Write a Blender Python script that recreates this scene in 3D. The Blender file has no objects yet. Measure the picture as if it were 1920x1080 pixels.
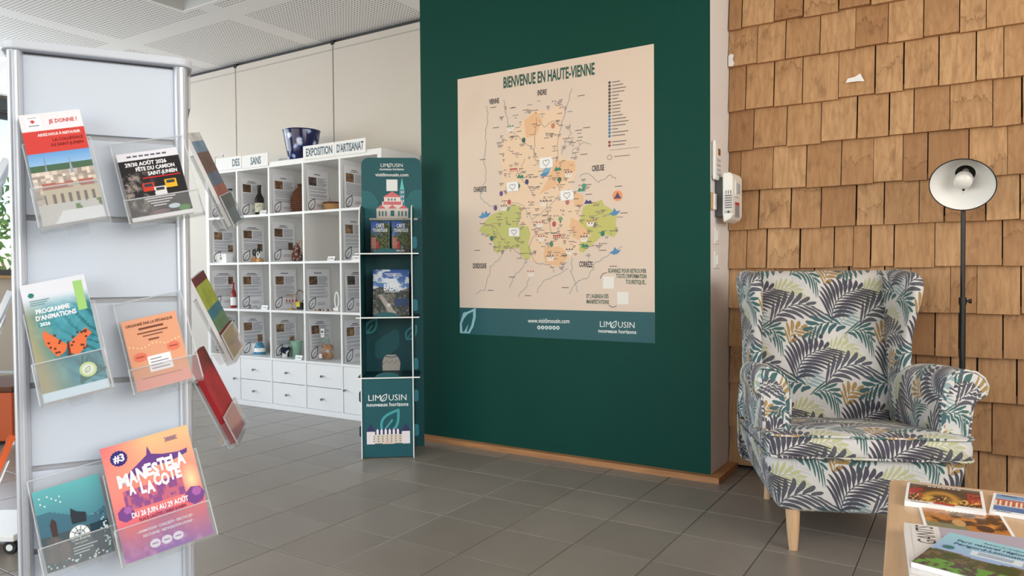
import bpy, bmesh, math, random
import numpy as np
from mathutils import Vector, Matrix
from mathutils.geometry import tessellate_polygon

scene = bpy.context.scene
COL = scene.collection
R = math.radians

# ---------------------------------------------------------------- camera
CAM = Vector((1.825, -3.246, 0.993))
YAW, PITCH, ROLL, FPX = R(32.23), R(-1.301), R(-0.4506), 1371.0
_fwd = Vector((-math.sin(YAW)*math.cos(PITCH), math.cos(YAW)*math.cos(PITCH), math.sin(PITCH)))
_r0 = Vector((math.cos(YAW), math.sin(YAW), 0)); _u0 = _r0.cross(_fwd)
_right = _r0*math.cos(ROLL) + _u0*math.sin(ROLL); _up = -_r0*math.sin(ROLL) + _u0*math.cos(ROLL)
cd = bpy.data.cameras.new('camera'); cam = bpy.data.objects.new('camera', cd); COL.objects.link(cam)
cd.sensor_width = 36; cd.lens = FPX/1920*36; cd.clip_start = .05
cd.dof.use_dof = True; cd.dof.focus_distance = 3.4; cd.dof.aperture_fstop = 12.0
cam.matrix_world = Matrix(((_right.x, _up.x, -_fwd.x, CAM.x), (_right.y, _up.y, -_fwd.y, CAM.y), (_right.z, _up.z, -_fwd.z, CAM.z), (0, 0, 0, 1)))
scene.camera = cam

def ray(px, py): return _right*((px-960)/FPX) + _up*((540-py)/FPX) + _fwd
def at_z(px, py, z): d = ray(px, py); return CAM + d*((z-CAM.z)/d.z)
def at_y(px, py, y): d = ray(px, py); return CAM + d*((y-CAM.y)/d.y)
def at_x(px, py, x): d = ray(px, py); return CAM + d*((x-CAM.x)/d.x)
def at_plane(px, py, o, n): d = ray(px, py); return CAM + d*((o-CAM).dot(n)/d.dot(n))
def project(p):
    q = p-CAM; z = q.dot(_fwd)
    return (960+FPX*q.dot(_right)/z, 540-FPX*q.dot(_up)/z, z)

# ---------------------------------------------------------------- world, lights, exposure
w = bpy.data.worlds.new('sky'); scene.world = w; w.use_nodes = True
nt = w.node_tree; nt.nodes.clear()
sky = nt.nodes.new('ShaderNodeTexSky'); sky.sky_type = 'NISHITA'; sky.sun_disc = False
sky.sun_elevation = R(40); sky.sun_rotation = R(200)
bgn = nt.nodes.new('ShaderNodeBackground'); bgn.inputs[1].default_value = 0.8
outn = nt.nodes.new('ShaderNodeOutputWorld')
nt.links.new(sky.outputs[0], bgn.inputs[0]); nt.links.new(bgn.outputs[0], outn.inputs[0])

def area(name, loc, rot, sx, sy, power, color):
    l = bpy.data.lights.new(name, 'AREA'); l.shape = 'RECTANGLE'; l.size = sx; l.size_y = sy
    l.energy = power; l.color = color
    o = bpy.data.objects.new(name, l); COL.objects.link(o); o.location = loc; o.rotation_euler = rot
    o['kind'] = 'helper'
    return o
# daylight entering by the window band of the left wall and the glazed front behind the camera; the right one is added fill, no window there
area('daylight_left', (-6.15, -2.3, 1.75), (0, R(-120), 0), 1.45, 4.8, 270, (.80, .90, 1.0))
area('daylight_rear', (-1.2, -5.85, 1.5), (R(116), 0, 0), 6.0, 2.3, 170, (1.0, .97, .93))
area('fill_right', (4.35, -2.6, 1.8), (0, R(100), 0), 1.7, 3.5, 220, (1.0, .95, .88))

vs = scene.view_settings
vs.view_transform = 'Standard'; vs.look = 'None'; vs.gamma = 1.0; vs.use_curve_mapping = False
vs.exposure = -1.08

# ---------------------------------------------------------------- materials
def lin(c):
    if isinstance(c, str): c = tuple(int(c[i:i+2], 16) for i in (0, 2, 4))
    return tuple(((v/255)/12.92 if v/255 <= .04045 else ((v/255+.055)/1.055)**2.4) for v in c)
def lin4(c): return lin(c) + (1.0,)
MATS = {}
def pm(name, color, rough=.6, metal=0.0, **kw):
    if name in MATS: return MATS[name]
    m = bpy.data.materials.new(name); m.use_nodes = True
    b = m.node_tree.nodes['Principled BSDF']
    b.inputs['Base Color'].default_value = lin4(color); b.inputs['Roughness'].default_value = rough
    b.inputs['Metallic'].default_value = metal
    for k, v in kw.items(): b.inputs[k].default_value = v
    MATS[name] = m; return m
class NG:
    """small helper to write node graphs"""
    def __init__(s, tree): s.t = tree
    def n(s, typ, **kw):
        x = s.t.nodes.new(typ)
        for k, v in kw.items(): setattr(x, k, v)
        return x
    def link(s, a, b): s.t.links.new(a, b)
    def put(s, sock, v):
        if hasattr(v, 'links') or isinstance(v, bpy.types.NodeSocket): s.link(v, sock)
        else: sock.default_value = v
    def m(s, op, a, b=None, c=None):
        x = s.n('ShaderNodeMath', operation=op); s.put(x.inputs[0], a)
        if b is not None: s.put(x.inputs[1], b)
        if c is not None: s.put(x.inputs[2], c)
        return x.outputs[0]
    def mix(s, f, a, b):
        x = s.n('ShaderNodeMix', data_type='RGBA'); s.put(x.inputs[0], f); s.put(x.inputs[6], a); s.put(x.inputs[7], b)
        return x.outputs[2]
    def noise(s, vec, scale, detail=3, rough=.5):
        x = s.n('ShaderNodeTexNoise'); s.link(vec, x.inputs['Vector'])
        x.inputs['Scale'].default_value = scale; x.inputs['Detail'].default_value = detail; x.inputs['Roughness'].default_value = rough
        return x.outputs[0]
    def ramp(s, f, stops):
        x = s.n('ShaderNodeValToRGB'); s.link(f, x.inputs[0]); e = x.color_ramp.elements
        while len(e) < len(stops): e.new(.5)
        for k, (p, c) in enumerate(stops): e[k].position = p; e[k].color = lin4(c)
        return x.outputs[0]
    def maprange(s, v, a, b, c=0., d=1.):
        x = s.n('ShaderNodeMapRange'); s.put(x.inputs[0], v)
        for i, q in enumerate((a, b, c, d)): x.inputs[i+1].default_value = q
        return x.outputs[0]
    def mapping(s, vec, scale=(1, 1, 1), loc=(0, 0, 0)):
        x = s.n('ShaderNodeMapping'); s.link(vec, x.inputs[0]); x.inputs['Scale'].default_value = scale; x.inputs['Location'].default_value = loc
        return x.outputs[0]
def nodemat(name, rough=.6, metal=0.):
    m = bpy.data.materials.new(name); m.use_nodes = True; MATS[name] = m
    g = NG(m.node_tree); b = m.node_tree.nodes['Principled BSDF']
    b.inputs['Roughness'].default_value = rough; b.inputs['Metallic'].default_value = metal
    return m, g, b
def bump(g, b, h, strength=.3, dist=.002):
    x = g.n('ShaderNodeBump'); x.inputs['Strength'].default_value = strength; x.inputs['Distance'].default_value = dist
    g.link(h, x.inputs['Height']); g.link(x.outputs[0], b.inputs['Normal'])
def rnd_vec(g):
    tc = g.n('ShaderNodeTexCoord'); oi = g.n('ShaderNodeObjectInfo')
    v = g.n('ShaderNodeVectorMath', operation='MULTIPLY_ADD')
    c = g.n('ShaderNodeCombineXYZ'); g.link(oi.outputs['Random'], c.inputs[0]); g.link(oi.outputs['Random'], c.inputs[1]); g.link(oi.outputs['Random'], c.inputs[2])
    v.inputs[1].default_value = (37, 53, 71); g.link(c.outputs[0], v.inputs[0]); g.link(tc.outputs['Object'], v.inputs[2])
    return v.outputs[0], oi.outputs['Random'], tc

# painted plaster walls
def paint(name, color, rough=.75, var=.06):
    m, g, b = nodemat(name, rough)
    tc = g.n('ShaderNodeTexCoord'); f = g.noise(tc.outputs['Object'], 2.2, 4)
    c = lin(color); lo = tuple(v*(1-var) for v in c)+(1,); hi = tuple(v*(1+var) for v in c)+(1,)
    g.link(g.mix(f, lo, hi), b.inputs['Base Color'])
    bump(g, b, g.noise(tc.outputs['Object'], 240, 2), .08, .001)
    b.inputs['Specular IOR Level'].default_value = .2
    return m
paint('white_paint', (232, 228, 226)); paint('panel_paint', (216, 209, 200), .55, .02); paint('green_paint', (0, 66, 56), .6, .05)
paint('beige_paint', (205, 196, 182))
# tile
m, g, b = nodemat('tile', .32)
v, rn, tc = rnd_vec(g)
f = g.noise(v, 6, 4); c0 = g.mix(f, lin4((134, 127, 118)), lin4((148, 141, 132)))
hs = g.n('ShaderNodeHueSaturation'); g.link(c0, hs.inputs['Color']); g.link(g.maprange(rn, 0, 1, .92, 1.08), hs.inputs['Value'])
g.link(hs.outputs[0], b.inputs['Base Color']); g.link(g.maprange(g.noise(v, 3, 3), .3, .7, .30, .35), b.inputs['Roughness'])
bump(g, b, g.noise(v, 350, 2), .05, .0005)
pm('grout', (92, 90, 86), .9); pm('joint', (150, 147, 140), .7)
# cedar shingles
m, g, b = nodemat('cedar', .72)
v, rn, tc = rnd_vec(g)
grain = g.noise(g.mapping(v, (60, 60, 3)), 1.0, 5, .6)
warp = g.noise(g.mapping(v, (9, 9, 2.2)), 1.0, 3)
wv = g.m('SINE', g.m('MULTIPLY', warp, 60.))
base = g.ramp(rn, [(0, (160, 118, 80)), (.3, (192, 150, 106)), (.7, (204, 164, 120)), (1, (174, 130, 88))])
c1 = g.mix(g.m('MULTIPLY', g.maprange(grain, .35, .75), .6), base, lin4((140, 98, 62)))
c1 = g.mix(g.m('MULTIPLY', g.maprange(wv, .4, 1), .22), c1, lin4((138, 92, 54)))
# water stains with a jagged dark tide line: distance of a noise field to a level that differs from shingle to shingle
sep = g.n('ShaderNodeSeparateXYZ'); g.link(tc.outputs['Object'], sep.inputs[0])
lvl = g.m('ADD', g.m('MULTIPLY', sep.outputs[2], 6.), g.m('MULTIPLY', g.noise(g.mapping(v, (22, 22, 5)), 1., 4, .65), 1.6))
d = g.m('SUBTRACT', lvl, g.maprange(g.m('FRACT', g.m('MULTIPLY', rn, 17.3)), 0, 1, .3, 4.2))
tide = g.m('MULTIPLY', g.maprange(d, -.07, 0), g.maprange(d, 0., .012, 1, 0))
c1 = g.mix(g.m('MULTIPLY', tide, .5), c1, lin4((84, 52, 28)))
inside = g.m('MULTIPLY', g.maprange(d, -.45, 0.), g.m('LESS_THAN', d, 0.))
c1 = g.mix(g.m('MULTIPLY', inside, .22), c1, lin4((110, 74, 44)))
spot = g.maprange(g.noise(g.mapping(v, (14, 14, 9)), 1., 3), .60, .76)
c1 = g.mix(g.m('MULTIPLY', spot, .45), c1, lin4((92, 60, 36)))
g.link(c1, b.inputs['Base Color']); bump(g, b, grain, .35, .002)
pm('shingle_back', (30, 20, 14), .9)
# woods
def wood(name, a, c, rough=.45, sc=(4, 60, 60)):
    m, g, b = nodemat(name, rough); tc = g.n('ShaderNodeTexCoord')
    f = g.noise(g.mapping(tc.outputs['Object'], sc), 1, 5, .6)
    g.link(g.mix(g.maprange(f, .3, .75), lin4(a), lin4(c)), b.inputs['Base Color']); bump(g, b, f, .08, .001); return m
wood('oak', (200, 146, 96), (158, 106, 64)); wood('birch', (226, 190, 150), (212, 172, 130), .45, (40, 40, 4))
wood('tabletop', (212, 180, 144), (196, 162, 126), .4, (50, 4, 50)); wood('pine', (196, 160, 110), (170, 130, 84))
# ceiling with perforated fields
m, g, b = nodemat('ceiling_board', .8)
tc = g.n('ShaderNodeTexCoord'); sep = g.n('ShaderNodeSeparateXYZ'); g.link(tc.outputs['Object'], sep.inputs[0])
def fieldmask(s, off):
    t = g.m('FRACT', g.m('DIVIDE', g.m('SUBTRACT', s, off), 1.2)); return g.m('LESS_THAN', t, 1.05/1.2)
PIT = .0262
def cellc(s, off): return g.m('SUBTRACT', g.m('FRACT', g.m('DIVIDE', g.m('SUBTRACT', s, off), PIT)), .5)
fx = fieldmask(sep.outputs[0], -3.61); fy = fieldmask(sep.outputs[1], -1.16)
cx = cellc(sep.outputs[0], -3.61); cy = cellc(sep.outputs[1], -1.16)
rr = g.m('ADD', g.m('MULTIPLY', cx, cx), g.m('MULTIPLY', cy, cy))
hole = g.m('MULTIPLY', g.m('MULTIPLY', fx, fy), g.m('LESS_THAN', rr, .052))
g.link(g.mix(hole, lin4((244, 241, 237)), lin4((96, 90, 88))), b.inputs['Base Color'])
# plain ones
pm('white_lam', (240, 240, 240), .35); pm('white_edge', (246, 246, 246), .5); pm('white_plastic', (236, 236, 232), .35)
pm('grey_plastic', (176, 178, 184), .4); pm('dark_grey', (70, 72, 74), .5); pm('black_metal', (22, 22, 24), .4)
pm('aluminium', (206, 213, 224), .38, .55); pm('knob', (150, 150, 150), .3, 1.0); pm('slat_white', (198, 208, 222), .45)
pm('enamel', (240, 240, 238), .25); pm('bulb_glass', (238, 236, 232), .15); pm('black_plastic', (18, 18, 20), .5)
pm('paper', (238, 238, 238), .7); pm('card_white', (244, 244, 244), .6); pm('teal_board', (8, 84, 92), .5)
pm('teal_dark', (6, 66, 76), .5); pm('teal_tab', (56, 146, 168), .5); pm('poster_cream', (226, 206, 190), .6); pm('poster_band', (2, 84, 90), .55)
pm('orange_lam', (190, 82, 30), .5); pm('orange_print', (238, 96, 20), .5); pm('glass_dark', (26, 18, 10), .12); pm('wicker_dark', (96, 56, 36), .8)
pm('rope', (196, 152, 104), .85); pm('red_drink', (150, 40, 30), .15); pm('kraft', (176, 132, 84), .8); pm('biscuit', (176, 120, 66), .85)
pm('porcelain', (240, 240, 238), .2); pm('celadon', (150, 190, 168), .2); pm('cobalt', (18, 28, 92), .15); pm('gold', (196, 150, 70), .3, 1.0)
pm('red_ink', (176, 34, 44), .6); pm('yellow_card', (232, 206, 60), .6); pm('lens', (40, 40, 44), .2); pm('brown_window', (120, 84, 40), .3)
pm('cap_plastic', (196, 203, 214), .4); pm('head_strip', (188, 183, 176), .6); pm('skylight_grey', (196, 198, 194), .6)
# print: colours carried per face
m, g, b = nodemat('print', .5)
at = g.n('ShaderNodeAttribute', attribute_name='ink'); g.link(at.outputs['Color'], b.inputs['Base Color'])
m, g, b = nodemat('print_gloss', .22)
at = g.n('ShaderNodeAttribute', attribute_name='ink'); g.link(at.outputs['Color'], b.inputs['Base Color'])
# clear acrylic
def clear(name, tint, mixf=.1, rough=.06, haze=0.):
    m = bpy.data.materials.new(name); m.use_nodes = True; t = m.node_tree; t.nodes.clear(); g = NG(t)
    tr = g.n('ShaderNodeBsdfTransparent'); tr.inputs[0].default_value = tint
    gl = g.n('ShaderNodeBsdfGlossy'); gl.inputs['Roughness'].default_value = rough
    fr = g.n('ShaderNodeFresnel'); fr.inputs[0].default_value = 1.35
    mx = g.n('ShaderNodeMixShader'); g.link(g.m('MINIMUM', g.m('ADD', fr.outputs[0], mixf*.3), .3), mx.inputs[0]); g.link(tr.outputs[0], mx.inputs[1]); g.link(gl.outputs[0], mx.inputs[2])
    o = g.n('ShaderNodeOutputMaterial'); MATS[name] = m
    df = g.n('ShaderNodeBsdfDiffuse'); df.inputs[0].default_value = (.9, .93, .96, 1); m2 = g.n('ShaderNodeMixShader'); m2.inputs[0].default_value = haze
    g.link(mx.outputs[0], m2.inputs[1]); g.link(df.outputs[0], m2.inputs[2]); g.link(m2.outputs[0], o.inputs[0])
clear('acrylic', (.985, .99, .99, 1), .05, haze=.05); clear('acrylic_edge', (.9, .93, .95, 1), .3, haze=.4); clear('pane', (.96, .98, .98, 1), 0.)
# cobalt vase with pale flowers
m, g, b = nodemat('blue_china', .12)
tc = g.n('ShaderNodeTexCoord'); vo = g.n('ShaderNodeTexVoronoi'); vo.inputs['Scale'].default_value = 14; g.link(tc.outputs['Object'], vo.inputs['Vector'])
pet = g.m('ADD', vo.outputs['Distance'], g.m('MULTIPLY', g.noise(tc.outputs['Object'], 40, 3), .35))
g.link(g.ramp(pet, [(0, (150, 175, 215)), (.3, (236, 240, 248)), (.44, (150, 175, 220)), (.54, (16, 26, 92)), (1, (10, 16, 64))]), b.inputs['Base Color'])
# wicker weave
m, g, b = nodemat('wicker', .8)
tc = g.n('ShaderNodeTexCoord'); wv = g.n('ShaderNodeTexWave'); wv.bands_direction = 'Z'; wv.inputs['Scale'].default_value = 22; wv.inputs['Distortion'].default_value = 1.5
g.link(tc.outputs['Object'], wv.inputs['Vector'])
g.link(g.mix(wv.outputs[0], lin4((58, 32, 22)), lin4((136, 84, 56))), b.inputs['Base Color']); bump(g, b, wv.outputs[0], .8, .006)
# speckled fabric
m, g, b = nodemat('speckle', .9)
tc = g.n('ShaderNodeTexCoord'); f = g.noise(tc.outputs['Object'], 130, 2, .7)
g.link(g.ramp(f, [(.3, (70, 62, 60)), (.48, (150, 130, 112)), (.56, (222, 214, 206)), (.7, (110, 100, 100))]), b.inputs['Base Color'])
m, g, b = nodemat('navy_glaze', .2)
tc = g.n('ShaderNodeTexCoord'); f = g.noise(tc.outputs['Object'], 26, 1)
g.link(g.ramp(f, [(.0, (20, 28, 56)), (.5, (20, 28, 56)), (.53, (236, 236, 232)), (1, (236, 236, 232))]), b.inputs['Base Color'])
m, g, b = nodemat('foliage', .6)
oi = g.n('ShaderNodeNewGeometry'); g.link(g.ramp(oi.outputs['Random Per Island'], [(0, (70, 120, 40)), (.5, (120, 160, 60)), (1, (170, 190, 90))]), b.inputs['Base Color'])
# printed palm-leaf linen: fronds computed in nodes on the fabric's own UV (metres), repeating on a half-drop lattice
def palm_fabric():
    m, g, b = nodemat('palm_linen', .85)
    uvn = g.n('ShaderNodeUVMap'); uvn.uv_map = 'UVMap'
    sep = g.n('ShaderNodeSeparateXYZ'); g.link(uvn.outputs[0], sep.inputs[0])
    X, Y = sep.outputs[0], sep.outputs[1]
    AX, BX, BY = .364, -.155, -.258
    def frond(base, tip, n, L, k, duty, bend=0., curl=0., start=0.):
        bx, by, tx, ty = base[0]/2117, -base[1]/2130, tip[0]/2117, -tip[1]/2130
        mx, my = (bx+tx)/2, (by+ty)/2; ln = math.hypot(tx-bx, ty-by); c, s = (tx-bx)/ln, (ty-by)/ln
        dx = g.m('SUBTRACT', X, mx); t = g.m('DIVIDE', g.m('SUBTRACT', Y, my), BY)
        tw = g.m('SUBTRACT', t, g.m('ROUND', t))
        sv = g.m('DIVIDE', g.m('SUBTRACT', dx, g.m('MULTIPLY', t, BX)), AX); sw = g.m('SUBTRACT', sv, g.m('ROUND', sv))
        px = g.m('ADD', g.m('MULTIPLY', sw, AX), g.m('MULTIPLY', tw, BX)); py = g.m('MULTIPLY', tw, BY)
        u = g.m('ADD', g.m('ADD', g.m('MULTIPLY', px, c/ln), g.m('MULTIPLY', py, s/ln)), .5)
        v = g.m('ADD', g.m('MULTIPLY', px, -s), g.m('MULTIPLY', py, c))
        uc = g.m('SUBTRACT', u, .5)
        if bend: v = g.m('ADD', v, g.m('MULTIPLY', g.m('MULTIPLY', uc, uc), bend))
        av = g.m('ABSOLUTE', v)
        lean = g.m('MULTIPLY', av, k/ln)
        if curl: lean = g.m('MULTIPLY', lean, g.m('SUBTRACT', 1., g.m('MULTIPLY', av, curl)))
        wv = g.m('ADD', g.m('SUBTRACT', u, lean), g.m('MULTIPLY', g.m('GREATER_THAN', v, 0.), .5/n))
        q = g.m('MULTIPLY', wv, float(n)); fl = g.m('FLOOR', q)
        fr = g.m('ABSOLUTE', g.m('SUBTRACT', g.m('SUBTRACT', q, fl), .5))
        wc = g.m('DIVIDE', g.m('ADD', fl, .5), float(n))
        xx = g.m('ADD', g.m('MULTIPLY', wc, .72), .2)
        Lw = g.m('MAXIMUM', g.m('MULTIPLY', g.m('MULTIPLY', xx, g.m('SUBTRACT', 1., xx)), 4*L), .001)
        tt = g.m('MINIMUM', g.m('DIVIDE', av, Lw), 1.)
        prof = g.m('MINIMUM', g.m('ADD', g.m('MULTIPLY', tt, 2.4), .3), g.m('MULTIPLY', g.m('SQRT', g.m('SUBTRACT', 1., tt)), 1.3))
        prof = g.m('MINIMUM', prof, 1.)
        ok = g.m('MULTIPLY', g.m('GREATER_THAN', wc, start), g.m('LESS_THAN', wc, 1.))
        mask = g.m('MULTIPLY', g.m('LESS_THAN', fr, g.m('MULTIPLY', prof, .5*duty)), ok)
        stem = g.m('MULTIPLY', g.m('LESS_THAN', av, .0016), g.m('LESS_THAN', g.m('ABSOLUTE', uc), .5))
        return g.m('MAXIMUM', mask, stem)
    cloth = (214, 212, 210)
    F = [  # base, tip, leaflets, half width, lean, duty, bend, curl, start, colour
        ((1010, 745), (1150, 640), 5, .045, .8, .7, .06, 2, 0, (196, 199, 200)),
        ((300, 420), (330, 270), 4, .038, .8, .7, .05, 2, 0, (198, 201, 202)),
        ((650, 1085), (745, 955), 5, .066, .25, .72, 0, 0, 0, (140, 168, 174)),
        ((365, 265), (650, 160), 7, .052, 1.3, .76, .18, 6, 0, (186, 188, 140)),
        ((500, 690), (670, 530), 5, .052, 1.1, .80, .14, 6, 0, (166, 130, 66)),
        ((995, 480), (660, 590), 6, .054, 1.3, .80, -.16, 6, 0, (22, 84, 92)),
        ((1045, 555), (1280, 640), 6, .054, 1.3, .80, .16, 6, 0, (30, 92, 92)),
        ((345, 470), (740, 295), 7, .068, 1.6, .84, .18, 6, 0, (68, 70, 84)),
        ((832, 490), (1130, 140), 12, .094, 1.1, .92, .20, 5, .06, (46, 44, 66))]
    col = lin4(cloth)
    for f in F:
        mk = frond(*f[:9]); col = g.mix(mk, col, lin4(f[9]))
    tc = uvn.outputs[0]
    wn = g.noise(tc, 900, 1); col = g.mix(g.maprange(wn, .35, .75, 0, .22), col, lin4((196, 196, 194)))
    g.link(col, b.inputs['Base Color']); bump(g, b, wn, .25, .0006)
    b.inputs['Sheen Weight'].default_value = .1
palm_fabric()

# ---------------------------------------------------------------- building helpers
def link(name, mesh, mat=None, parent=None, smooth=False):
    o = bpy.data.objects.new(name, mesh); COL.objects.link(o)
    if mat and not mesh.materials: mesh.materials.append(MATS[mat])
    if parent is not None: o.parent = parent
    if smooth: mesh.polygons.foreach_set('use_smooth', [True]*len(mesh.polygons))
    return o
def tag(o, label, cat, group=None):
    o['label'] = label; o['category'] = cat
    if group: o['group'] = group
    return o
def struct(o, label=None):
    o['kind'] = 'structure'
    if label: o['label'] = label
    return o
def empty(name, loc=(0, 0, 0), rz=0.):
    o = bpy.data.objects.new(name, None); COL.objects.link(o); o.location = loc; o.rotation_euler = (0, 0, rz); o.empty_display_size = .05
    return o
def thing(name, label, cat, loc=(0, 0, 0), rz=0., group=None):
    return tag(empty(name, loc, rz), label, cat, group)
class MB:
    def __init__(s): s.bm = bmesh.new()
    def box(s, x0, x1, y0, y1, z0, z1, bev=0.):
        vs_ = [s.bm.verts.new((x, y, z)) for x in (x0, x1) for y in (y0, y1) for z in (z0, z1)]
        idx = ((0, 1, 3, 2), (4, 6, 7, 5), (0, 4, 5, 1), (2, 3, 7, 6), (0, 2, 6, 4), (1, 5, 7, 3))
        fs = [s.bm.faces.new([vs_[i] for i in f]) for f in idx]
        if bev: bmesh.ops.bevel(s.bm, geom=list({e for f in fs for e in f.edges}), offset=bev, segments=2, affect='EDGES', profile=.5)
        return s
    def poly(s, pts, nvec):
        """extrude a closed outline of 3D points by nvec"""
        a = [s.bm.verts.new(p) for p in pts]; nv = Vector(nvec); bq = [s.bm.verts.new(Vector(p)+nv) for p in pts]
        s.bm.faces.new(a[::-1]); s.bm.faces.new(bq); n = len(a)
        for i in range(n): s.bm.faces.new((a[i], a[(i+1) % n], bq[(i+1) % n], bq[i]))
        return s
    def lathe(s, prof, seg=24, c=(0, 0, 0), caps=True):
        rings = []
        for r, z in prof:
            rings.append([s.bm.verts.new((c[0]+r*math.cos(2*math.pi*i/seg), c[1]+r*math.sin(2*math.pi*i/seg), c[2]+z)) for i in range(seg)])
        for a, bq in zip(rings, rings[1:]):
            for i in range(seg): s.bm.faces.new((a[i], a[(i+1) % seg], bq[(i+1) % seg], bq[i]))
        if caps: s.bm.faces.new(rings[0][::-1]); s.bm.faces.new(rings[-1])
        return s
    def tube(s, pts, r, seg=8, closed=False):
        pts = [Vector(p) for p in pts]; n = len(pts); rings = []; rr = r if isinstance(r, (list, tuple)) else [r]*n
        prev = None
        for i, p in enumerate(pts):
            if closed: d = pts[(i+1) % n]-pts[i-1]
            else: d = pts[min(i+1, n-1)]-pts[max(i-1, 0)]
            d.normalize()
            if prev is None:
                a = d.orthogonal().normalized()
            else:
                a = (prev-d*prev.dot(d)); a = a.normalized() if a.length > 1e-6 else d.orthogonal().normalized()
            prev = a; c = d.cross(a)
            rings.append([s.bm.verts.new(p+(a*math.cos(2*math.pi*k/seg)+c*math.sin(2*math.pi*k/seg))*rr[i]) for k in range(seg)])
        for i in range(n if closed else n-1):
            a, bq = rings[i], rings[(i+1) % n]
            for k in range(seg): s.bm.faces.new((a[k], a[(k+1) % seg], bq[(k+1) % seg], bq[k]))
        if not closed: s.bm.faces.new(rings[0][::-1]); s.bm.faces.new(rings[-1])
        return s
    def xf(s, M): bmesh.ops.transform(s.bm, matrix=M, verts=s.bm.verts); return s
    def mesh(s, name):
        bmesh.ops.recalc_face_normals(s.bm, faces=s.bm.faces)
        me = bpy.data.meshes.new(name); s.bm.to_mesh(me); s.bm.free(); return me
    def build(s, name, mat, parent=None, smooth=False, auto=None):
        me = s.mesh(name); o = link(name, me, mat, parent, smooth)
        if smooth and auto is not None: me.set_sharp_from_angle(angle=R(auto))
        return o
def box(name, mat, dims, parent=None, bev=0.): return MB().box(*dims, bev=bev).build(name, mat, parent)
def lathe(name, mat, prof, parent=None, c=(0, 0, 0), seg=24): return MB().lathe(prof, seg, c).build(name, mat, parent, True, 40)

def loft(name, rings, mat, parent, cap=True, sub=1, planar_top=False):
    """skin a stack of closed rings; UV in metres: arc length along the ring, arc length up the stack (caps planar)"""
    bm = bmesh.new(); uvl = bm.loops.layers.uv.new('UVMap'); V = [[bm.verts.new(p) for p in r] for r in rings]; n = len(rings[0])
    def arc(r):
        a = [0.]
        for i in range(n): a.append(a[-1]+(Vector(r[(i+1) % n])-Vector(r[i])).length)
        return a
    mid = arc(rings[len(rings)//2]); vv = [0.]
    for a, bq in zip(rings, rings[1:]): vv.append(vv[-1]+max((Vector(a[i])-Vector(bq[i])).length for i in range(0, n, max(1, n//8))))
    for j in range(len(rings)-1):
        for i in range(n):
            f = bm.faces.new((V[j][i], V[j][(i+1) % n], V[j+1][(i+1) % n], V[j+1][i]))
            for l, (ii, jj) in zip(f.loops, ((i, j), (i+1, j), (i+1, j+1), (i, j+1))): l[uvl].uv = (mid[ii], vv[jj])
    if cap:
        for r in (V[0][::-1], V[-1]):
            f = bm.faces.new(r); f.normal_update(); nn = f.normal
            for l in f.loops:
                c = l.vert.co
                l[uvl].uv = (c.x, c.y) if abs(nn.z) > .6 else ((c.x, c.z) if abs(nn.y) > .6 else (c.y, c.z))
    bm.normal_update()
    bmesh.ops.recalc_face_normals(bm, faces=bm.faces)
    me = bpy.data.meshes.new(name); bm.to_mesh(me); bm.free()
    o = link(name, me, mat, parent, True)
    if sub:
        md = o.modifiers.new('subdivision', 'SUBSURF'); md.levels = sub; md.render_levels = sub; md.uv_smooth = 'PRESERVE_BOUNDARIES'
    return o
def rrect(hx, y0, y1, r, z, seg=5, nx=6):
    """rounded rectangle ring in the xy plane, starting at the middle of the back edge so the seam stays out of sight"""
    pts = []
    hy = (y1-y0)/2; cy = (y0+y1)/2
    for sx, sy, a0 in ((-1, 1, 90), (-1, -1, 180), (1, -1, 270), (1, 1, 0)):
        for k in range(seg+1):
            a = R(a0+90*k/seg); pts.append((sx*(hx-r)+r*math.cos(a), cy+sy*(hy-r)+r*math.sin(a), z))
    out = []
    for i, p in enumerate(pts):
        q = pts[(i+1) % len(pts)]; k = nx if i % (seg+1) == seg else 1
        for t in range(k): out.append(tuple(p[c]+(q[c]-p[c])*t/k for c in range(3)))
    return out

# ---------------------------------------------------------------- flat print: coloured shapes and lettering on a sheet
_TXT = {}
def text_shape(s, bold):
    key = (s, bold)
    if key not in _TXT:
        cu = bpy.data.curves.new('txt', 'FONT'); cu.body = s; cu.size = 1; cu.resolution_u = 2; cu.offset = bold; cu.fill_mode = 'FRONT'
        o = bpy.data.objects.new('txt', cu); COL.objects.link(o)
        me = bpy.data.meshes.new_from_object(o.evaluated_get(bpy.context.evaluated_depsgraph_get()))
        vs_ = [(v.co.x, v.co.y) for v in me.vertices]; fs = [tuple(p.vertices) for p in me.polygons]
        x0 = min(v[0] for v in vs_) if vs_ else 0; x1 = max(v[0] for v in vs_) if vs_ else 1
        _TXT[key] = ([(x-x0, y) for x, y in vs_], fs, x1-x0)
        bpy.data.objects.remove(o); bpy.data.curves.remove(cu); bpy.data.meshes.remove(me)
    return _TXT[key]
CAPH = .70
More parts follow.
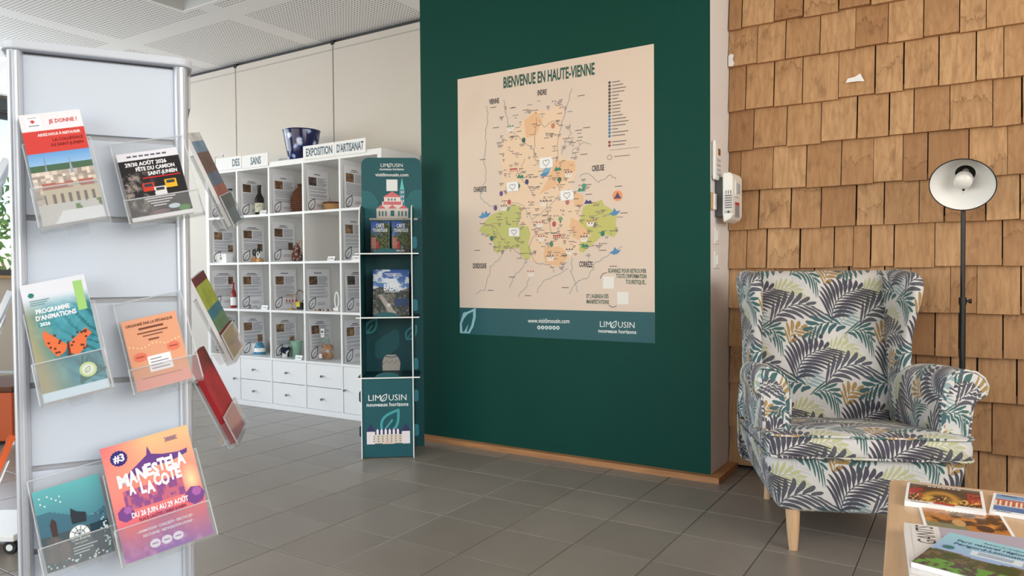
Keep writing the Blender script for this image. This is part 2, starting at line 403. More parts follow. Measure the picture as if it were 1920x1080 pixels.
class Print:
    def __init__(s): s.v = []; s.f = []; s.c = []
    def _add(s, vs_, fs, col, layer):
        s.n = (getattr(s, 'n', 0)+1) % 60; layer = layer+.012*s.n      # every shape its own hair of height: no coplanar overlaps
        k = len(s.v); s.v += [(x, y, layer) for x, y in vs_]; c = lin4(col)
        for f in fs: s.f.append(tuple(i+k for i in f)); s.c.append(c)
        return s
    def rect(s, x0, y0, x1, y1, col, layer=1): return s._add([(x0, y0), (x1, y0), (x1, y1), (x0, y1)], [(0, 1, 2, 3)], col, layer)
    def quad(s, pts, col, layer=1): return s.polyg(pts, col, layer)
    def polyg(s, pts, col, layer=1):
        tr = tessellate_polygon([[Vector((x, y, 0)) for x, y in pts]])
        return s._add(pts, [tuple(t) for t in tr], col, layer)
    def disc(s, x, y, r, col, layer=2, seg=14, ry=None):
        ry = ry or r
        return s._add([(x+r*math.cos(2*math.pi*i/seg), y+ry*math.sin(2*math.pi*i/seg)) for i in range(seg)], [tuple(range(seg))], col, layer)
    def ring(s, x, y, r, wd, col, layer=2, seg=16):
        vs_ = [(x+q*math.cos(2*math.pi*i/seg), y+q*math.sin(2*math.pi*i/seg)) for q in (r, r-wd) for i in range(seg)]
        return s._add(vs_, [(i, (i+1) % seg, seg+(i+1) % seg, seg+i) for i in range(seg)], col, layer)
    def line(s, pts, wd, col, layer=2, closed=False):
        n = len(pts)
        for i in range(n if closed else n-1):
            (x0, y0), (x1, y1) = pts[i], pts[(i+1) % n]; d = math.hypot(x1-x0, y1-y0) or 1; nx, ny = -(y1-y0)/d*wd/2, (x1-x0)/d*wd/2
            ex, ey = (x1-x0)/d*wd*.3, (y1-y0)/d*wd*.3
            s._add([(x0-ex+nx, y0-ey+ny), (x0-ex-nx, y0-ey-ny), (x1+ex-nx, y1+ey-ny), (x1+ex+nx, y1+ey+ny)], [(0, 1, 2, 3)], col, layer)
        return s
    def text(s, t, x, y, h, col, wd=None, align='l', layer=3, bold=.012, rot=0., sx=1.):
        vs_, fs, W = text_shape(t, bold); k = h/CAPH; kx = (wd/W if wd else k*sx); tot = W*kx
        ox = {'l': 0, 'c': -tot/2, 'r': -tot}[align]; c, sn = math.cos(rot), math.sin(rot)
        return s._add([(x+(ox+a*kx)*c-b_*k*sn, y+(ox+a*kx)*sn+b_*k*c) for a, b_ in vs_], fs, col, layer)
    def leaf(s, x, y, h, col, layer=2, wd=None, slit=True, cut=None):
        """outlined leaf emblem, tip up right"""
        wd = wd or h*.13
        def P(t, side):
            ax = (x+h*.70*t, y+h*t); bw = h*.34*math.sin(math.pi*min(1, t**.8))
            return (ax[0]+(-bw*.82 if side < 0 else bw*.82), ax[1]+(bw*.57 if side < 0 else -bw*.57))
        o = [P(i/10, -1) for i in range(11)] + [P(i/10, 1) for i in range(9, 0, -1)]
        s.line(o, wd, col, layer, True)
        if slit: s.line([(x+.04*h, y+.06*h), (x+h*.42, y+h*.55)], wd*.7, col, layer)
        return s
    def mosaic(s, x0, y0, x1, y1, fn, nx, ny, layer=1):
        U, V = np.meshgrid((np.arange(nx)+.5)/nx, (np.arange(ny)+.5)/ny); rgb = np.clip(fn(U, V), 0, 255)
        k = len(s.v)
        s.v += [(x0+(x1-x0)*i/nx, y0+(y1-y0)*j/ny, layer) for j in range(ny+1) for i in range(nx+1)]
        l = rgb/255; l = np.where(l <= .04045, l/12.92, ((l+.055)/1.055)**2.4)
        for j in range(ny):
            for i in range(nx):
                a = k+j*(nx+1)+i; s.f.append((a, a+1, a+nx+2, a+nx+1)); s.c.append((l[j, i, 0], l[j, i, 1], l[j, i, 2], 1.))
        return s
    def build(s, name, o, ex, ey, parent=None, mat='print', step=.00022, warp=None):
        o, ex, ey = Vector(o), Vector(ex), Vector(ey); n = ex.cross(ey).normalized()
        me = bpy.data.meshes.new(name)
        if warp: me.from_pydata([warp(x, y, l*step) for x, y, l in s.v], [], s.f)
        else: me.from_pydata([o+ex*x+ey*y+n*(l*step) for x, y, l in s.v], [], s.f)
        at = me.attributes.new('ink', 'FLOAT_COLOR', 'CORNER')
        cols = np.repeat(np.array(s.c, dtype=np.float32), [len(f) for f in s.f], axis=0); at.data.foreach_set('color', cols.ravel())
        return link(name, me, mat, parent)
def vnoise(x, y, seed=0):
    xi, yi = np.floor(x).astype(int), np.floor(y).astype(int); xf, yf = x-xi, y-yi
    h = lambda a, b_: (np.sin(a*127.1+b_*311.7+seed*74.7)*43758.5453) % 1.0
    xf, yf = xf*xf*(3-2*xf), yf*yf*(3-2*yf)
    return (h(xi, yi)*(1-xf)+h(xi+1, yi)*xf)*(1-yf)+(h(xi, yi+1)*(1-xf)+h(xi+1, yi+1)*xf)*yf
def fbm(x, y, seed=0): return vnoise(x, y, seed)*.5+vnoise(2*x, 2*y, seed+1)*.3+vnoise(4*x, 4*y, seed+2)*.2
def mixc(f, a, b_): return np.array(a)*(1-f[..., None])+np.array(b_)*f[..., None]
def step_(a, b_, x): return np.clip((x-a)/(b_-a), 0, 1)
# ================================================================ the setting
rng = random.Random(7)
XL, XR, YN, YB, ZC = -6.3, 4.5, -6.0, .74, 2.76
floor = struct(box('floor', 'grout', (XL, XR, YN, YB, -.10, -.003)), 'dark grey square floor tiles with thin grout lines')
def tile_mesh():
    mb = MB(); h = .148; b_ = .0015
    mb.bm.verts.ensure_lookup_table()
    lo = [mb.bm.verts.new((x*h, y*h, -.004)) for x, y in ((-1, -1), (1, -1), (1, 1), (-1, 1))]
    mi = [mb.bm.verts.new((x*h, y*h, -b_)) for x, y in ((-1, -1), (1, -1), (1, 1), (-1, 1))]
    hi = [mb.bm.verts.new((x*(h-b_), y*(h-b_), 0)) for x, y in ((-1, -1), (1, -1), (1, 1), (-1, 1))]
    for a, c in ((lo, mi), (mi, hi)):
        for i in range(4): mb.bm.faces.new((a[i], a[(i+1) % 4], c[(i+1) % 4], c[i]))
    mb.bm.faces.new(hi); return mb.mesh('tile')
tm = tile_mesh(); tm.materials.append(MATS['tile'])
cells = []
for i in range(int(XL/.3)-1, int(XR/.3)+1):
    for j in range(int(YN/.3)-1, 3):
        x, y = i*.3+.15, j*.3+.15
        if x-.15 < XL or x+.15 > XR or y-.15 < YN or y-.15 > .6: continue
        seen = False
        for dx in (-.15, .15):
            for dy in (-.15, .15):
                q = Vector((x+dx, y+dy, 0))
                if (q-CAM).dot(_fwd) > .3:
                    a, c, z = project(q)
                    if -20 < a < 1940 and 700 < c < 1100: seen = True
        hidden = (-.94 < x < .785 and y > .16) or (x > .785 and y > .46) or (x < -1.2 and y > .5)
        cells.append((0 if seen and not hidden else 1, (Vector((x, y, 0))-CAM).length, x, y))
cells.sort()
rest = []
for k, (hid, dist, x, y) in enumerate(cells):
    if k < 300 and not hid:
        t = link('tile', tm, None, floor); t.location = (x, y, 0)
    else: rest.append((x, y))
vs_, fs_ = [], []
for x, y in rest:
    k = len(vs_); h = .148
    vs_ += [(x-h, y-h, 0), (x+h, y-h, 0), (x+h, y+h, 0), (x-h, y+h, 0)]; fs_.append((k, k+1, k+2, k+3))
me = bpy.data.meshes.new('tile_field'); me.from_pydata(vs_, [], fs_); tf = link('tile_field', me, 'tile', floor); tf['kind'] = 'stuff'
box('expansion_joint', 'joint', (-.0035, .0035, YN, .10, -.004, .0004), floor)

# ceiling with a recessed fitting
ceil_ = MB(); rx0, rx1, ry0, ry1 = -2.69, -2.09, -.81, -.21
for d in ((XL, rx0, YN, YB+.2), (rx1, XR, YN, YB+.2), (rx0, rx1, YN, ry0), (rx0, rx1, ry1, YB+.2)): ceil_.box(*d, ZC, ZC+.12)
ceiling = struct(ceil_.build('ceiling', 'ceiling_board'), 'white perforated plaster ceiling')
fit = thing('ceiling_fitting', 'square grey recessed fitting set in the perforated ceiling', 'ceiling fitting', ((rx0+rx1)/2, (ry0+ry1)/2, ZC))
mb = MB(); h = .30
for d in ((-h, h, -h, -h+.02), (-h, h, h-.02, h), (-h, -h+.02, -h+.02, h-.02), (h-.02, h, -h+.02, h-.02)): mb.box(*d, -.006, .004)
mb.build('frame', 'white_lam', fit)
mb = MB()
o_ = [(-h+.02, -h+.02), (h-.02, -h+.02), (h-.02, h-.02), (-h+.02, h-.02)]; i_ = [(x*.62, y*.62) for x, y in o_]
a = [mb.bm.verts.new((x, y, 0)) for x, y in o_]; c = [mb.bm.verts.new((x, y, .10)) for x, y in i_]
for k in range(4): mb.bm.faces.new((a[k], a[(k+1) % 4], c[(k+1) % 4], c[k]))
mb.build('reflector', 'skylight_grey', fit)
box('diffuser', 'grey_plastic', (-.18, .18, -.18, .18, .095, .105), fit)

# back wall: full-height white sliding panels with dark joints
wb = struct(box('wall_back', 'dark_grey', (XL, .0, YB+.03, YB+.13, 0, ZC)), 'white wall of tall panels behind the shelf')
px_ = [XL, -5.70, -4.55, -3.41, -2.27, -1.12, .0]
for a, c in zip(px_, px_[1:]):
    p_ = box('panel', 'panel_paint', (a+.006, c-.006, YB, YB+.03, .02, 2.728), wb, .002)
    box('head_strip', 'head_strip', (a+.012, c-.012, YB-.004, YB+.001, 2.672, 2.680), p_)
for a in px_[1:-1]: box('bracket', 'black_plastic', (a-.018, a+.018, YB-.004, YB+.02, 2.715, 2.745), wb)
# green pier with white return
wc = struct(box('wall_center', 'white_paint', (-.938, .785, .150, 1.0, 0, ZC)), 'dark green painted pier with white return')
box('green_face', 'green_paint', (-.940, .7845, .145, .151, 0, ZC), wc)
mb = MB(); mb.poly([(-.955, .103, 0), (.836, .103, 0), (.836, .432, 0), (.785, .432, 0), (.785, .145, 0), (-.955, .145, 0)], (0, 0, .028))
struct(mb.build('baseboard_center', 'oak'), 'light oak skirting around the foot of the green pier')
# shingle wall
wr = struct(box('wall_right', 'shingle_back', (.785, XR,   .466, .70, 0, ZC)), 'wall clad in rows of cedar shingles')
rows = [2.77, 2.573, 2.379, 2.184, 1.999, 1.782, 1.586, 1.381, 1.190, 1.000, .800, .612, .425, .210, .022]
cr = lambda xs: [1300+.463*x for x in xs]
joints = {3: cr([195, 325, 443, 587, 718]), 4: cr([255, 370, 512, 655, 787, 932, 1078, 1187]), 5: cr([208, 323, 440, 585, 733, 852, 993, 1146, 1258]),
          6: cr([240, 375, 515, 660, 793, 892, 1039, 1212, 1330]), 7: cr([188, 318, 455, 598, 728, 847, 948, 1117, 1273]),
          8: cr([260, 393, 514, 657, 773, 913, 1015, 1187, 1322]), 9: cr([212, 292, 428, 569, 645, 715, 813, 977, 1097, 1253]),
          10: [1397, 1450, 1524, 1590, 1658, 1707, 1782, 1832, 1914], 11: [1400, 1470, 1540, 1600, 1690, 1752, 1799, 1882], 12: [1410, 1480, 1560, 1640, 1716, 1782, 1832, 1908],
          13: [1389, 1460, 1540, 1620, 1700, 1790, 1861], 14: [1416, 1500, 1600, 1700, 1770, 1836, 1888]}
for r_, zb in enumerate(rows[1:], 1):
    zt = min(rows[r_-1]+.03, ZC-.002)
    xs = [.787]
    if r_ in joints:
        py = project(Vector((1.3, .43, (zb+zt)/2)))[1]
        xs += [at_y(p, py, .425).x for p in joints[r_]]
        if r_ == 3:
            pass
    while xs[-1] < 3.1: xs.append(xs[-1]+rng.uniform(.12, .235))
    for a, c in zip(xs, xs[1:]):
        gap = rng.choice((.002, .004, .006, .009)); pro = rng.uniform(0, .004); dz = rng.uniform(-.004, .004); th = rng.uniform(.017, .025)
        yb_ = .465
        x0, x1 = a+gap/2, c-gap/2; zc_ = (zb+zt)/2; w2 = (x1-x0)/2; z0, z1 = zb+dz-zc_, zt-zc_
        sk = rng.uniform(-.002, .002)
        mb = MB(); v = [mb.bm.verts.new(p) for p in ((-w2, 0, z0), (w2, 0, z0+sk), (w2, 0, z1), (-w2, 0, z1),
             (-w2, -th-pro-.010, z0), (w2, -th-pro-.010, z0+sk), (w2, -.004, z1), (-w2, -.004, z1))]
        for f in ((3, 2, 1, 0), (4, 5, 6, 7), (0, 1, 5, 4), (2, 3, 7, 6), (1, 2, 6, 5), (3, 0, 4, 7)): mb.bm.faces.new([v[i] for i in f])
        o = mb.build('shingle', 'cedar', wr); o.location = ((x0+x1)/2, yb_, zc_)
# torn paper scraps left on two shingles
for k, (px, py, pts) in enumerate(((1603, 148, [(-.04, -.012), (-.03, .006), (0, .010), (.022, .022), (.034, -.004), (.04, -.016), (.01, -.012)]),
                                   (1370, 112, [(-.012, -.03), (-.012, .02), (0, .03), (.016, .022), (.01, 0), (.018, -.02), (.01, -.034)]))):
    c = at_y(px, py, .4285)
    mb = MB(); mb.poly([(x, 0, z) for x, z in pts], (0, .0006, 0)); o = mb.build('paper_scrap', 'paper'); o.location = c
    tag(o, ('torn scrap of white paper stuck high on the shingles', 'torn scrap of paper on the shingles beside the white pier edge')[k], 'paper scrap')

# left wall with a window, rear glazing and far right wall
wl = MB()
for d in ((YN, YB+.13, 0, .97), (YN, YB+.13, 2.62, ZC), (YN, -5.0, .97, 2.62), (.55, YB+.13, .97, 2.62)): wl.box(XL-.2, XL, d[0], d[1], d[2], d[3])
struct(wl.build('wall_left', 'beige_paint'), 'beige wall with a long window')
win = struct(empty('window_1', (XL, 0, 0)), 'long window looking out on foliage'); win['kind'] = 'structure'
mb = MB()
for d in ((-5.0, .55, .99, 1.05), (-5.0, .55, 2.55, 2.62), (-5.0, -4.94, 1.05, 2.55), (.49, .55, 1.05, 2.55), (-3.1, -3.02, 1.05, 2.55), (-1.2, -1.12, 1.05, 2.55)): mb.box(-.10, -.04, *d)
mb.build('window_frame', 'dark_grey', win)
box('pane', 'pane', (-.072, -.068, -4.94, .49, 1.05, 2.55), win)
box('window_sill', 'pine', (-.12, .06, -5.0, .55, .965, .992), win)
box('blind_box', 'dark_grey', (-.03, .05, -5.0, .55, 2.62, 2.74), win)
wn = MB()
for d in ((XL, -4.4, 0, ZC), (2.0, XR, 0, ZC), (-4.4, 2.0, 2.7, ZC), (-4.4, 2.0, 0, .25)): wn.box(d[0], d[1], YN-.2, YN, d[2], d[3])
struct(wn.build('wall_rear', 'white_paint'), 'wall behind the viewer with glazing')
w2 = struct(empty('window_2', (0, YN, 0)), 'wide glazing behind the viewer')
mb = MB()
for x in (-4.4, -2.8, -1.2, .4, 1.94): mb.box(x, x+.06, -.1, -.04, .25, 2.7)
mb.build('window_frame', 'dark_grey', w2); box('pane', 'pane', (-4.4, 2.0, -.072, -.068, .25, 2.7), w2)
struct(box('wall_far_right', 'white_paint', (XR, XR+.1, YN, .7, 0, ZC)), 'white side wall')
# shrub outside the left window
def leaf_cloud(name, mat, parent, c, rx, ry, rz, n, size, seed):
    q = np.random.RandomState(seed); vs_, fs_ = [], []
    for i in range(n):
        d = q.normal(size=3); d /= np.linalg.norm(d); r = q.uniform(.45, 1)**.6
        p = np.array(c)+d*r*np.array((rx, ry, rz)); a = q.normal(size=3); a /= np.linalg.norm(a); b_ = np.cross(a, q.normal(size=3)); b_ /= np.linalg.norm(b_)
        k = len(vs_); vs_ += [tuple(p-a*size), tuple(p+b_*size*.4), tuple(p+a*size), tuple(p-b_*size*.4)]; fs_.append((k, k+1, k+2, k+3))
    me = bpy.data.meshes.new(name); me.from_pydata(vs_, [], fs_); o = link(name, me, mat, parent); o['kind'] = 'stuff'; return o
sh = thing('garden_shrub', 'green leafy shrub seen through the left window', 'shrub', (-8.6, 1.5, 0))
leaf_cloud('foliage', 'foliage', sh, (0, 0, 1.3), .9, 1.3, 1.1, 1600, .07, 3)
mb = MB()
for k in range(5): mb.tube([(0, 0, 0), (.2*math.cos(k*1.3), .2*math.sin(k*1.3), .6), (.5*math.cos(k*1.3), .6*math.sin(k*1.3), 1.4)], [.04, .03, .012])
mb.build('stem', 'pine', sh, True)
struct(box('ground_outside', 'joint', (-14, XL-.2, -9, 9, -.2, -.1)), 'paved ground outside the window')
# ================================================================ cube shelf with the craft exhibition
SX, SY, SD, SH = -3.25, .326, .39, 1.80
DV = [-3.25, -2.875, -2.516, -2.157, -1.798, -1.42]          # outer edges and divider centres
ZB = [1.762, 1.419, 1.068, .717, .366, .038]                  # underside of top, board centres, top of base
shelf = thing('cube_shelf', 'tall white cube shelf unit with five columns, drawers and doors at the bottom', 'shelf', (SX, SY, 0))
W_ = DV[-1]-SX
box('top_board', 'white_lam', (0, W_, 0, SD, ZB[0], SH), shelf, .001); box('base_board', 'white_lam', (0, W_, 0, SD, 0, ZB[5]), shelf, .001)
for a, c in ((0, .034), (W_-.034, W_)): box('side_panel', 'white_lam', (a, c, 0, SD, ZB[5], ZB[0]), shelf)
for x in DV[1:-1]: box('divider', 'white_lam', (x-SX-.008, x-SX+.008, .001, SD, ZB[5], ZB[0]), shelf)
def xr(c): return (DV[c]+(.034 if c == 0 else .008), DV[c+1]-(.034 if c == 4 else .008))
def zr(r): return ((ZB[r+1]+(.008 if r < 4 else 0)), ZB[r]-(0 if r == 0 else .008))
for z in ZB[1:-1]:
    for c in range(5): a, e = xr(c); box('shelf_board', 'white_lam', (a-SX, e-SX, .001, SD, z-.008, z+.008), shelf)
def knob(parent, x, z):
    mb = MB(); mb.lathe([(.004, 0), (.004, .012), (.009, .016), (.009, .024), (.006, .027)], 12); mb.xf(Matrix.Translation((x, 0, z)) @ Matrix.Rotation(R(90), 4, 'X'))
    mb.build('knob', 'knob', parent, True, 40)
z0, z1 = zr(4)
for c in range(5):
    a, e = (v-SX for v in xr(c))
    if c in (0, 4):
        d = box('door', 'white_lam', (a+.002, e-.002, .004, .020, z0+.002, z1-.002), shelf, .001); knob(d, (e-.03 if c == 0 else a+.03), (z0+z1)/2)
    else:
        zm = (z0+z1)/2
        for q0, q1 in ((z0, zm), (zm, z1)):
            d = box('drawer', 'white_lam', (a+.002, e-.002, .004, .020, q0+.002, q1-.002), shelf, .001); knob(d, (a+e)/2, (q0+q1)/2)
ORD = ['leftmost', 'second', 'third', 'fourth', 'rightmost']; ROWN = ['top', 'second', 'third', 'fourth']

# information sheets standing against the left wall of each cell
def sheet_print(seed, style):
    q = random.Random(seed); P = Print(); w_, h_ = .205, .29
    ink = (98, 100, 118)
    P.rect(0, 0, w_, h_, (246, 247, 251), 1)
    y = h_-.030
    tt = q.uniform(.05, .09)
    P.rect(.10-tt/2, y, .10+tt/2, y+.005, (50, 54, 62), 2)
    if q.random() < .6: P.rect(.10-tt*.75, y-.010, .10+tt*.75, y-.006, (90, 60, 64), 2)
    y -= .02
    pc = q.choice([(96, 70, 44), (120, 88, 60), (80, 66, 60), (140, 110, 80)]); k = q.randint(0, 99)
    f = lambda U, V: mixc(fbm(U*4, V*4, k), np.array(pc)*.35, np.array(pc)*1.5+25)
    pw, ph = .074, .060
    left = style != 1
    x0 = .018 if left else w_-.02-pw
    if style == 1: pw = .045; ph = .062; x0 = w_-.02-pw
    P.mosaic(x0, y-ph, x0+pw, y, f, 7, 7, 2)
    tx0, tx1 = (x0+pw+.008, w_-.018) if left else (.016, x0-.008)
    yy = y
    def para(xa, xb, ya, yb):
        yy = ya
        while yy > yb:
            P.rect(xa, yy-.0022, xb-q.choice((0, 0, 0, .01, .03)), yy, q.choice((ink, (120, 122, 138), (138, 138, 152))), 2); yy -= .0056
    para(tx0, tx1, y-.002, y-ph)
    yy = y-ph-.008
    while yy > .085:
        hh = q.choice((.016, .022, .028)); para(.018, w_-.018, yy, max(yy-hh, .085)); yy -= hh+.006
    if style == 2:
        P.mosaic(w_-.065, .085, w_-.02, .14, f, 6, 6, 3)
    P.rect(.008, .006, .075, .082, (246, 247, 251), 3); P.leaf(.014, .010, .078, (28, 46, 68), 4, .0058)
    for k in range(3):
        yy = .05-.008*k; P.rect(.085+q.uniform(0, .02), yy, .15+q.uniform(0, .035), yy+.0022, q.choice(((150, 60, 66), ink)), 2)
    return P
HAVE = {(0, 0): 'behind the dark bottle with a red label', (1, 0): 'behind the dark bottle with a cream label', (2, 0): 'beside the tall wicker basket', (3, 0): 'beside the low rope basket', (4, 0): 'at the end by the teal display',
        (0, 1): 'behind the white gift box', (1, 1): 'beside the earring stand', (2, 1): 'beside the patterned pouch', (4, 1): 'with a small card before it',
        (0, 2): 'beside the small red drink bottle', (1, 2): 'with two silver rings before it', (2, 2): 'behind the gold jewellery stand', (3, 2): 'behind the bead necklace', (4, 2): 'behind the speckled fabric box',
        (0, 3): 'behind the kraft paper bag', (1, 3): 'behind the blue and white pottery', (2, 3): 'behind the navy and green cups', (3, 3): 'behind the bag of biscuits', (4, 3): 'at the end beside the display'}
for (c, r), wh in HAVE.items():
    a, e = xr(c); zb, zt = zr(r)
    style = 1 if (c == 0 and r > 1) else (2 if (r in (1, 3) and c < 3) else 0)
    off = rng.uniform(.010, .03)
    o = MB().box(-.0008, .0008, 0, .21, 0, .297).build('info_sheet', 'paper')
    o.location = (a+.016, SY+off, zb+.001); o.rotation_euler = (0, R(-2.2), R(rng.uniform(-2, 1)))
    tag(o, f'printed sheet in {ROWN[r]} row, {ORD[c]} cell, {wh}', 'info sheet', 'information sheets in the shelf cells')
    sheet_print(c*7+r*31, style).build('print', (.001, .0025, .0035), (0, 1, 0), (0, 0, 1), o)
def cell_at(px, c, r, depth, rad=.03):
    """point on the board of cell (c, r) under pixel column px, `depth` behind the shelf front"""
    zb = zr(r)[0]; y = SY+depth; py = project(Vector((DV[c]+.2, y, zb)))[1]
    a, e = xr(c)
    return Vector((min(max(at_y(px, py, y).x, a+rad+.004), e-rad-.004), y, zb+.0005))
GRP = None
def bottle(px, c, r, dep, h, rad, glass, lab, label, cat='bottle', lab_h=(.12, .42)):
    p = cell_at(px, c, r, dep); t = thing('bottle', label, cat, p)
    lathe('body', glass, [(rad*.9, 0), (rad, .006), (rad, h*.55), (rad*.75, h*.64), (rad*.4, h*.74), (rad*.36, h*.93), (rad*.42, h*.935), (rad*.42, h*.955)], t)
    lathe('label', lab, [(rad+.0006, h*lab_h[0]), (rad+.0008, h*lab_h[0]), (rad+.0008, h*lab_h[1]), (rad+.0006, h*lab_h[1])], t)
    lathe('cap', 'black_plastic' if glass == 'glass_dark' else 'red_ink', [(rad*.44, h*.955), (rad*.46, h*.96), (rad*.44, h), (rad*.2, h)], t)
    return t
b1 = bottle(433, 0, 0, .14, .235, .034, 'glass_dark', 'red_ink', 'dark bottle with red and white label in the leftmost top cell')
lathe('label_band', 'card_white', [(.0352, .05), (.0355, .05), (.0355, .075), (.0352, .075)], b1)
m, g, b = nodemat('cream_label', .6); tcx = g.n('ShaderNodeTexCoord'); f = g.noise(tcx.outputs['Object'], 90, 1)
g.link(g.ramp(f, [(.0, (226, 222, 200)), (.5, (226, 222, 200)), (.54, (70, 84, 70)), (.6, (226, 222, 200))]), b.inputs['Base Color'])
bottle(487, 1, 0, .12, .235, .034, 'glass_dark', 'cream_label', 'dark bottle with cream patterned label in the second top cell')
def place_card(px, c, r, dep, label, w_=.07, rz=0.):
    p = cell_at(px, c, r, dep, w_/2); t = thing('tent_card', label, 'card', p, rz)
    mb = MB(); mb.poly([(-w_/2, -.012, 0), (-w_/2, 0, .030), (-w_/2, .012, 0), (-w_/2, .010, 0), (-w_/2, 0, .026), (-w_/2, -.010, 0)], (w_, 0, 0)); mb.build('folded_card', 'card_white', t)
    P = Print(); P.leaf(.006, .005, .016, (34, 70, 84), 2, .0016, slit=False)
    for k in range(2): P.rect(.026, .010+.006*k, w_-.008, .0125+.006*k, (40, 60, 80), 2)
    P.build('print', (-w_/2, -.0125, .0005), (1, 0, 0), Vector((0, .012, .030)).normalized(), t)
place_card(494, 1, 0, .03, 'small white tent card beside the cream-labelled bottle')
place_card(622, 3, 1, .03, 'small white tent card in the cell without a sheet')
place_card(668, 4, 1, .02, 'small white tent card in the second row near the teal display')
place_card(497, 1, 2, .04, 'small white tent card beside the silver rings')
place_card(561, 2, 3, .03, 'small white tent card before the green cup')
# wicker demijohn basket
p = cell_at(551, 2, 0, .22, .092); t = thing('wicker_basket', 'tall dark wicker basket with a rounded body', 'basket', p)
lathe('body', 'wicker', [(.062, 0), (.072, .02), (.082, .07), (.080, .12), (.062, .17), (.034, .20), (.026, .215)], t)
lathe('rim', 'wicker_dark', [(.026, .213), (.032, .218), (.032, .228), (.02, .23)], t)
mb = MB(); mb.tube([(.07, 0, .13), (.09, 0, .17), (.075, 0, .205), (.03, 0, .215)], .006); mb.build('handle', 'wicker_dark', t, True)
p = cell_at(624, 3, 0, .18, .075); t = thing('rope_basket', 'low coiled rope basket with a dark rim', 'basket', p)
prof = []
for k in range(6): z = k*.010; prof += [(.050+.003*k, z), (.055+.003*k, z+.005)]
lathe('coil_body', 'rope', prof+[(.06, .060)], t); lathe('rim', 'wicker_dark', [(.064, .056), (.070, .060), (.070, .068), (.060, .070)], t)
p = cell_at(600, 3, 0, .10); t = thing('rope_coaster', 'flat pale rope coaster lying before the low basket', 'coaster', p)
mb = MB(); pts = [(.008+.0046*k/6*math.cos(k*math.pi/6)*1+.0, 0, 0) for k in range(1)]
sp = [((.006+.00075*k)*math.cos(k*.45), (.006+.00075*k)*math.sin(k*.45), .005) for k in range(60)]
mb.tube(sp, .0048, 6); mb.build('coil', 'rope', t, True); box('tie', 'wicker_dark', (-.05, .05, -.003, .003, .008, .011), t)
# row 2
p = cell_at(420, 0, 1, .08, .07); t = thing('gift_box', 'small white gift box with a round green emblem', 'box', p)
box('body', 'card_white', (-.065, .065, -.03, .03, 0, .05), t, .002); box('lid', 'card_white', (-.067, .067, -.032, .032, .048, .072), t, .002)
P = Print(); P.disc(0, .036, .011, (40, 70, 40), 2); P.disc(0, .036, .006, (190, 190, 120), 3); P.disc(0, .058, .006, (70, 60, 40), 2); P.build('emblem', (0, -.0325, 0), (1, 0, 0), (0, 0, 1), t)
p = cell_at(485, 1, 1, .10); t = thing('earring_stand', 'wooden block stand holding black and white oval earrings', 'jewellery stand', p)
box('orange_block', 'kraft', (-.055, -.012, -.02, .02, 0, .04), t, .002); box('cream_block', 'rope', (-.008, .035, -.02, .02, 0, .03), t, .002)
for x, z, mt in ((-.035, .075, 'black_plastic'), (.012, .082, 'black_plastic'), (.012, .055, 'porcelain')):
    mb = MB(); mb.tube([(x+.013*math.cos(a*math.pi/8), -.012, z+.021*math.sin(a*math.pi/8)) for a in range(16)], .0055, 6, True); mb.build('earring', mt, t, True)
mb = MB(); mb.tube([(-.035, 0, .04), (-.035, 0, .11), (.012, 0, .11), (.012, 0, .03)], .002, 6); mb.build('wire', 'black_metal', t)
p = cell_at(557, 2, 1, .16, .062); t = thing('fabric_pouch', 'dark red patterned fabric pouch leaning in its cell', 'pouch', p)
m, g, b = nodemat('ethnic', .9); tcx = g.n('ShaderNodeTexCoord'); ck = g.n('ShaderNodeTexVoronoi'); ck.inputs['Scale'].default_value = 55; g.link(tcx.outputs['Object'], ck.inputs['Vector'])
g.link(g.ramp(ck.outputs['Distance'], [(0, (210, 180, 150)), (.25, (150, 44, 50)), (.5, (40, 28, 30)), (1, (220, 200, 180))]), b.inputs['Base Color'])
loft('body', [[(hx*math.cos(a*math.pi/6), hy*math.sin(a*math.pi/6), z) for a in range(12)] for hx, hy, z in ((.052, .025, 0), (.056, .034, .03), (.040, .028, .085), (.018, .012, .125), (.008, .006, .14))], 'ethnic', t)
mb = MB(); mb.tube([(.015, 0, .12), (.04, 0, .16), (.055, 0, .15), (.05, -.01, .05)], .003, 6); mb.build('cord', 'rope', t, True)
p = cell_at(632, 3, 1, .20); t = thing('wooden_board', 'pale wooden board standing against the cell divider', 'board', (DV[4]-.024, SY+.12, zr(1)[0]+.0005))
box('plank', 'birch', (-.006, .006, 0, .16, 0, .20), t, .002); mb = MB(); mb.tube([(-.004, .08, .19), (-.008, .08, .225), (.004, .08, .19)], .002, 6); mb.build('loop', 'rope', t)
# row 3
bottle(438, 0, 2, .10, .20, .022, 'red_drink', 'card_white', 'slim bottle of red drink with white label in the leftmost third-row cell', lab_h=(.1, .42))
p = cell_at(467, 1, 2, .07); t = thing('silver_ring', 'silver ring with a dark stone beside its sheet', 'ring', p); 
mb = MB(); mb.tube([(.011*math.cos(a*math.pi/8), 0, .012+.011*math.sin(a*math.pi/8)) for a in range(16)], .0028, 6, True); mb.build('band', 'knob', t, True); lathe('stone', 'black_plastic', [(.002, .022), (.007, .024), (.006, .028), (.002, .030)], t, seg=12)
p = cell_at(479, 1, 2, .07); t = thing('silver_ring', 'plain silver ring between the stone ring and the tent card', 'ring', p)
mb = MB(); mb.tube([(.013*math.cos(a*math.pi/8), .004*math.sin(a*math.pi/8), .013+.010*math.sin(a*math.pi/8)) for a in range(16)], .003, 6, True); mb.build('band', 'knob', t, True); lathe('foot', 'white_plastic', [(.012, 0), (.012, .002), (.010, .003)], t, seg=12)
p = cell_at(548, 2, 2, .10, .066); t = thing('jewellery_stand', 'gold T-bar jewellery stand hung with dark red pendants', 'jewellery stand', p)
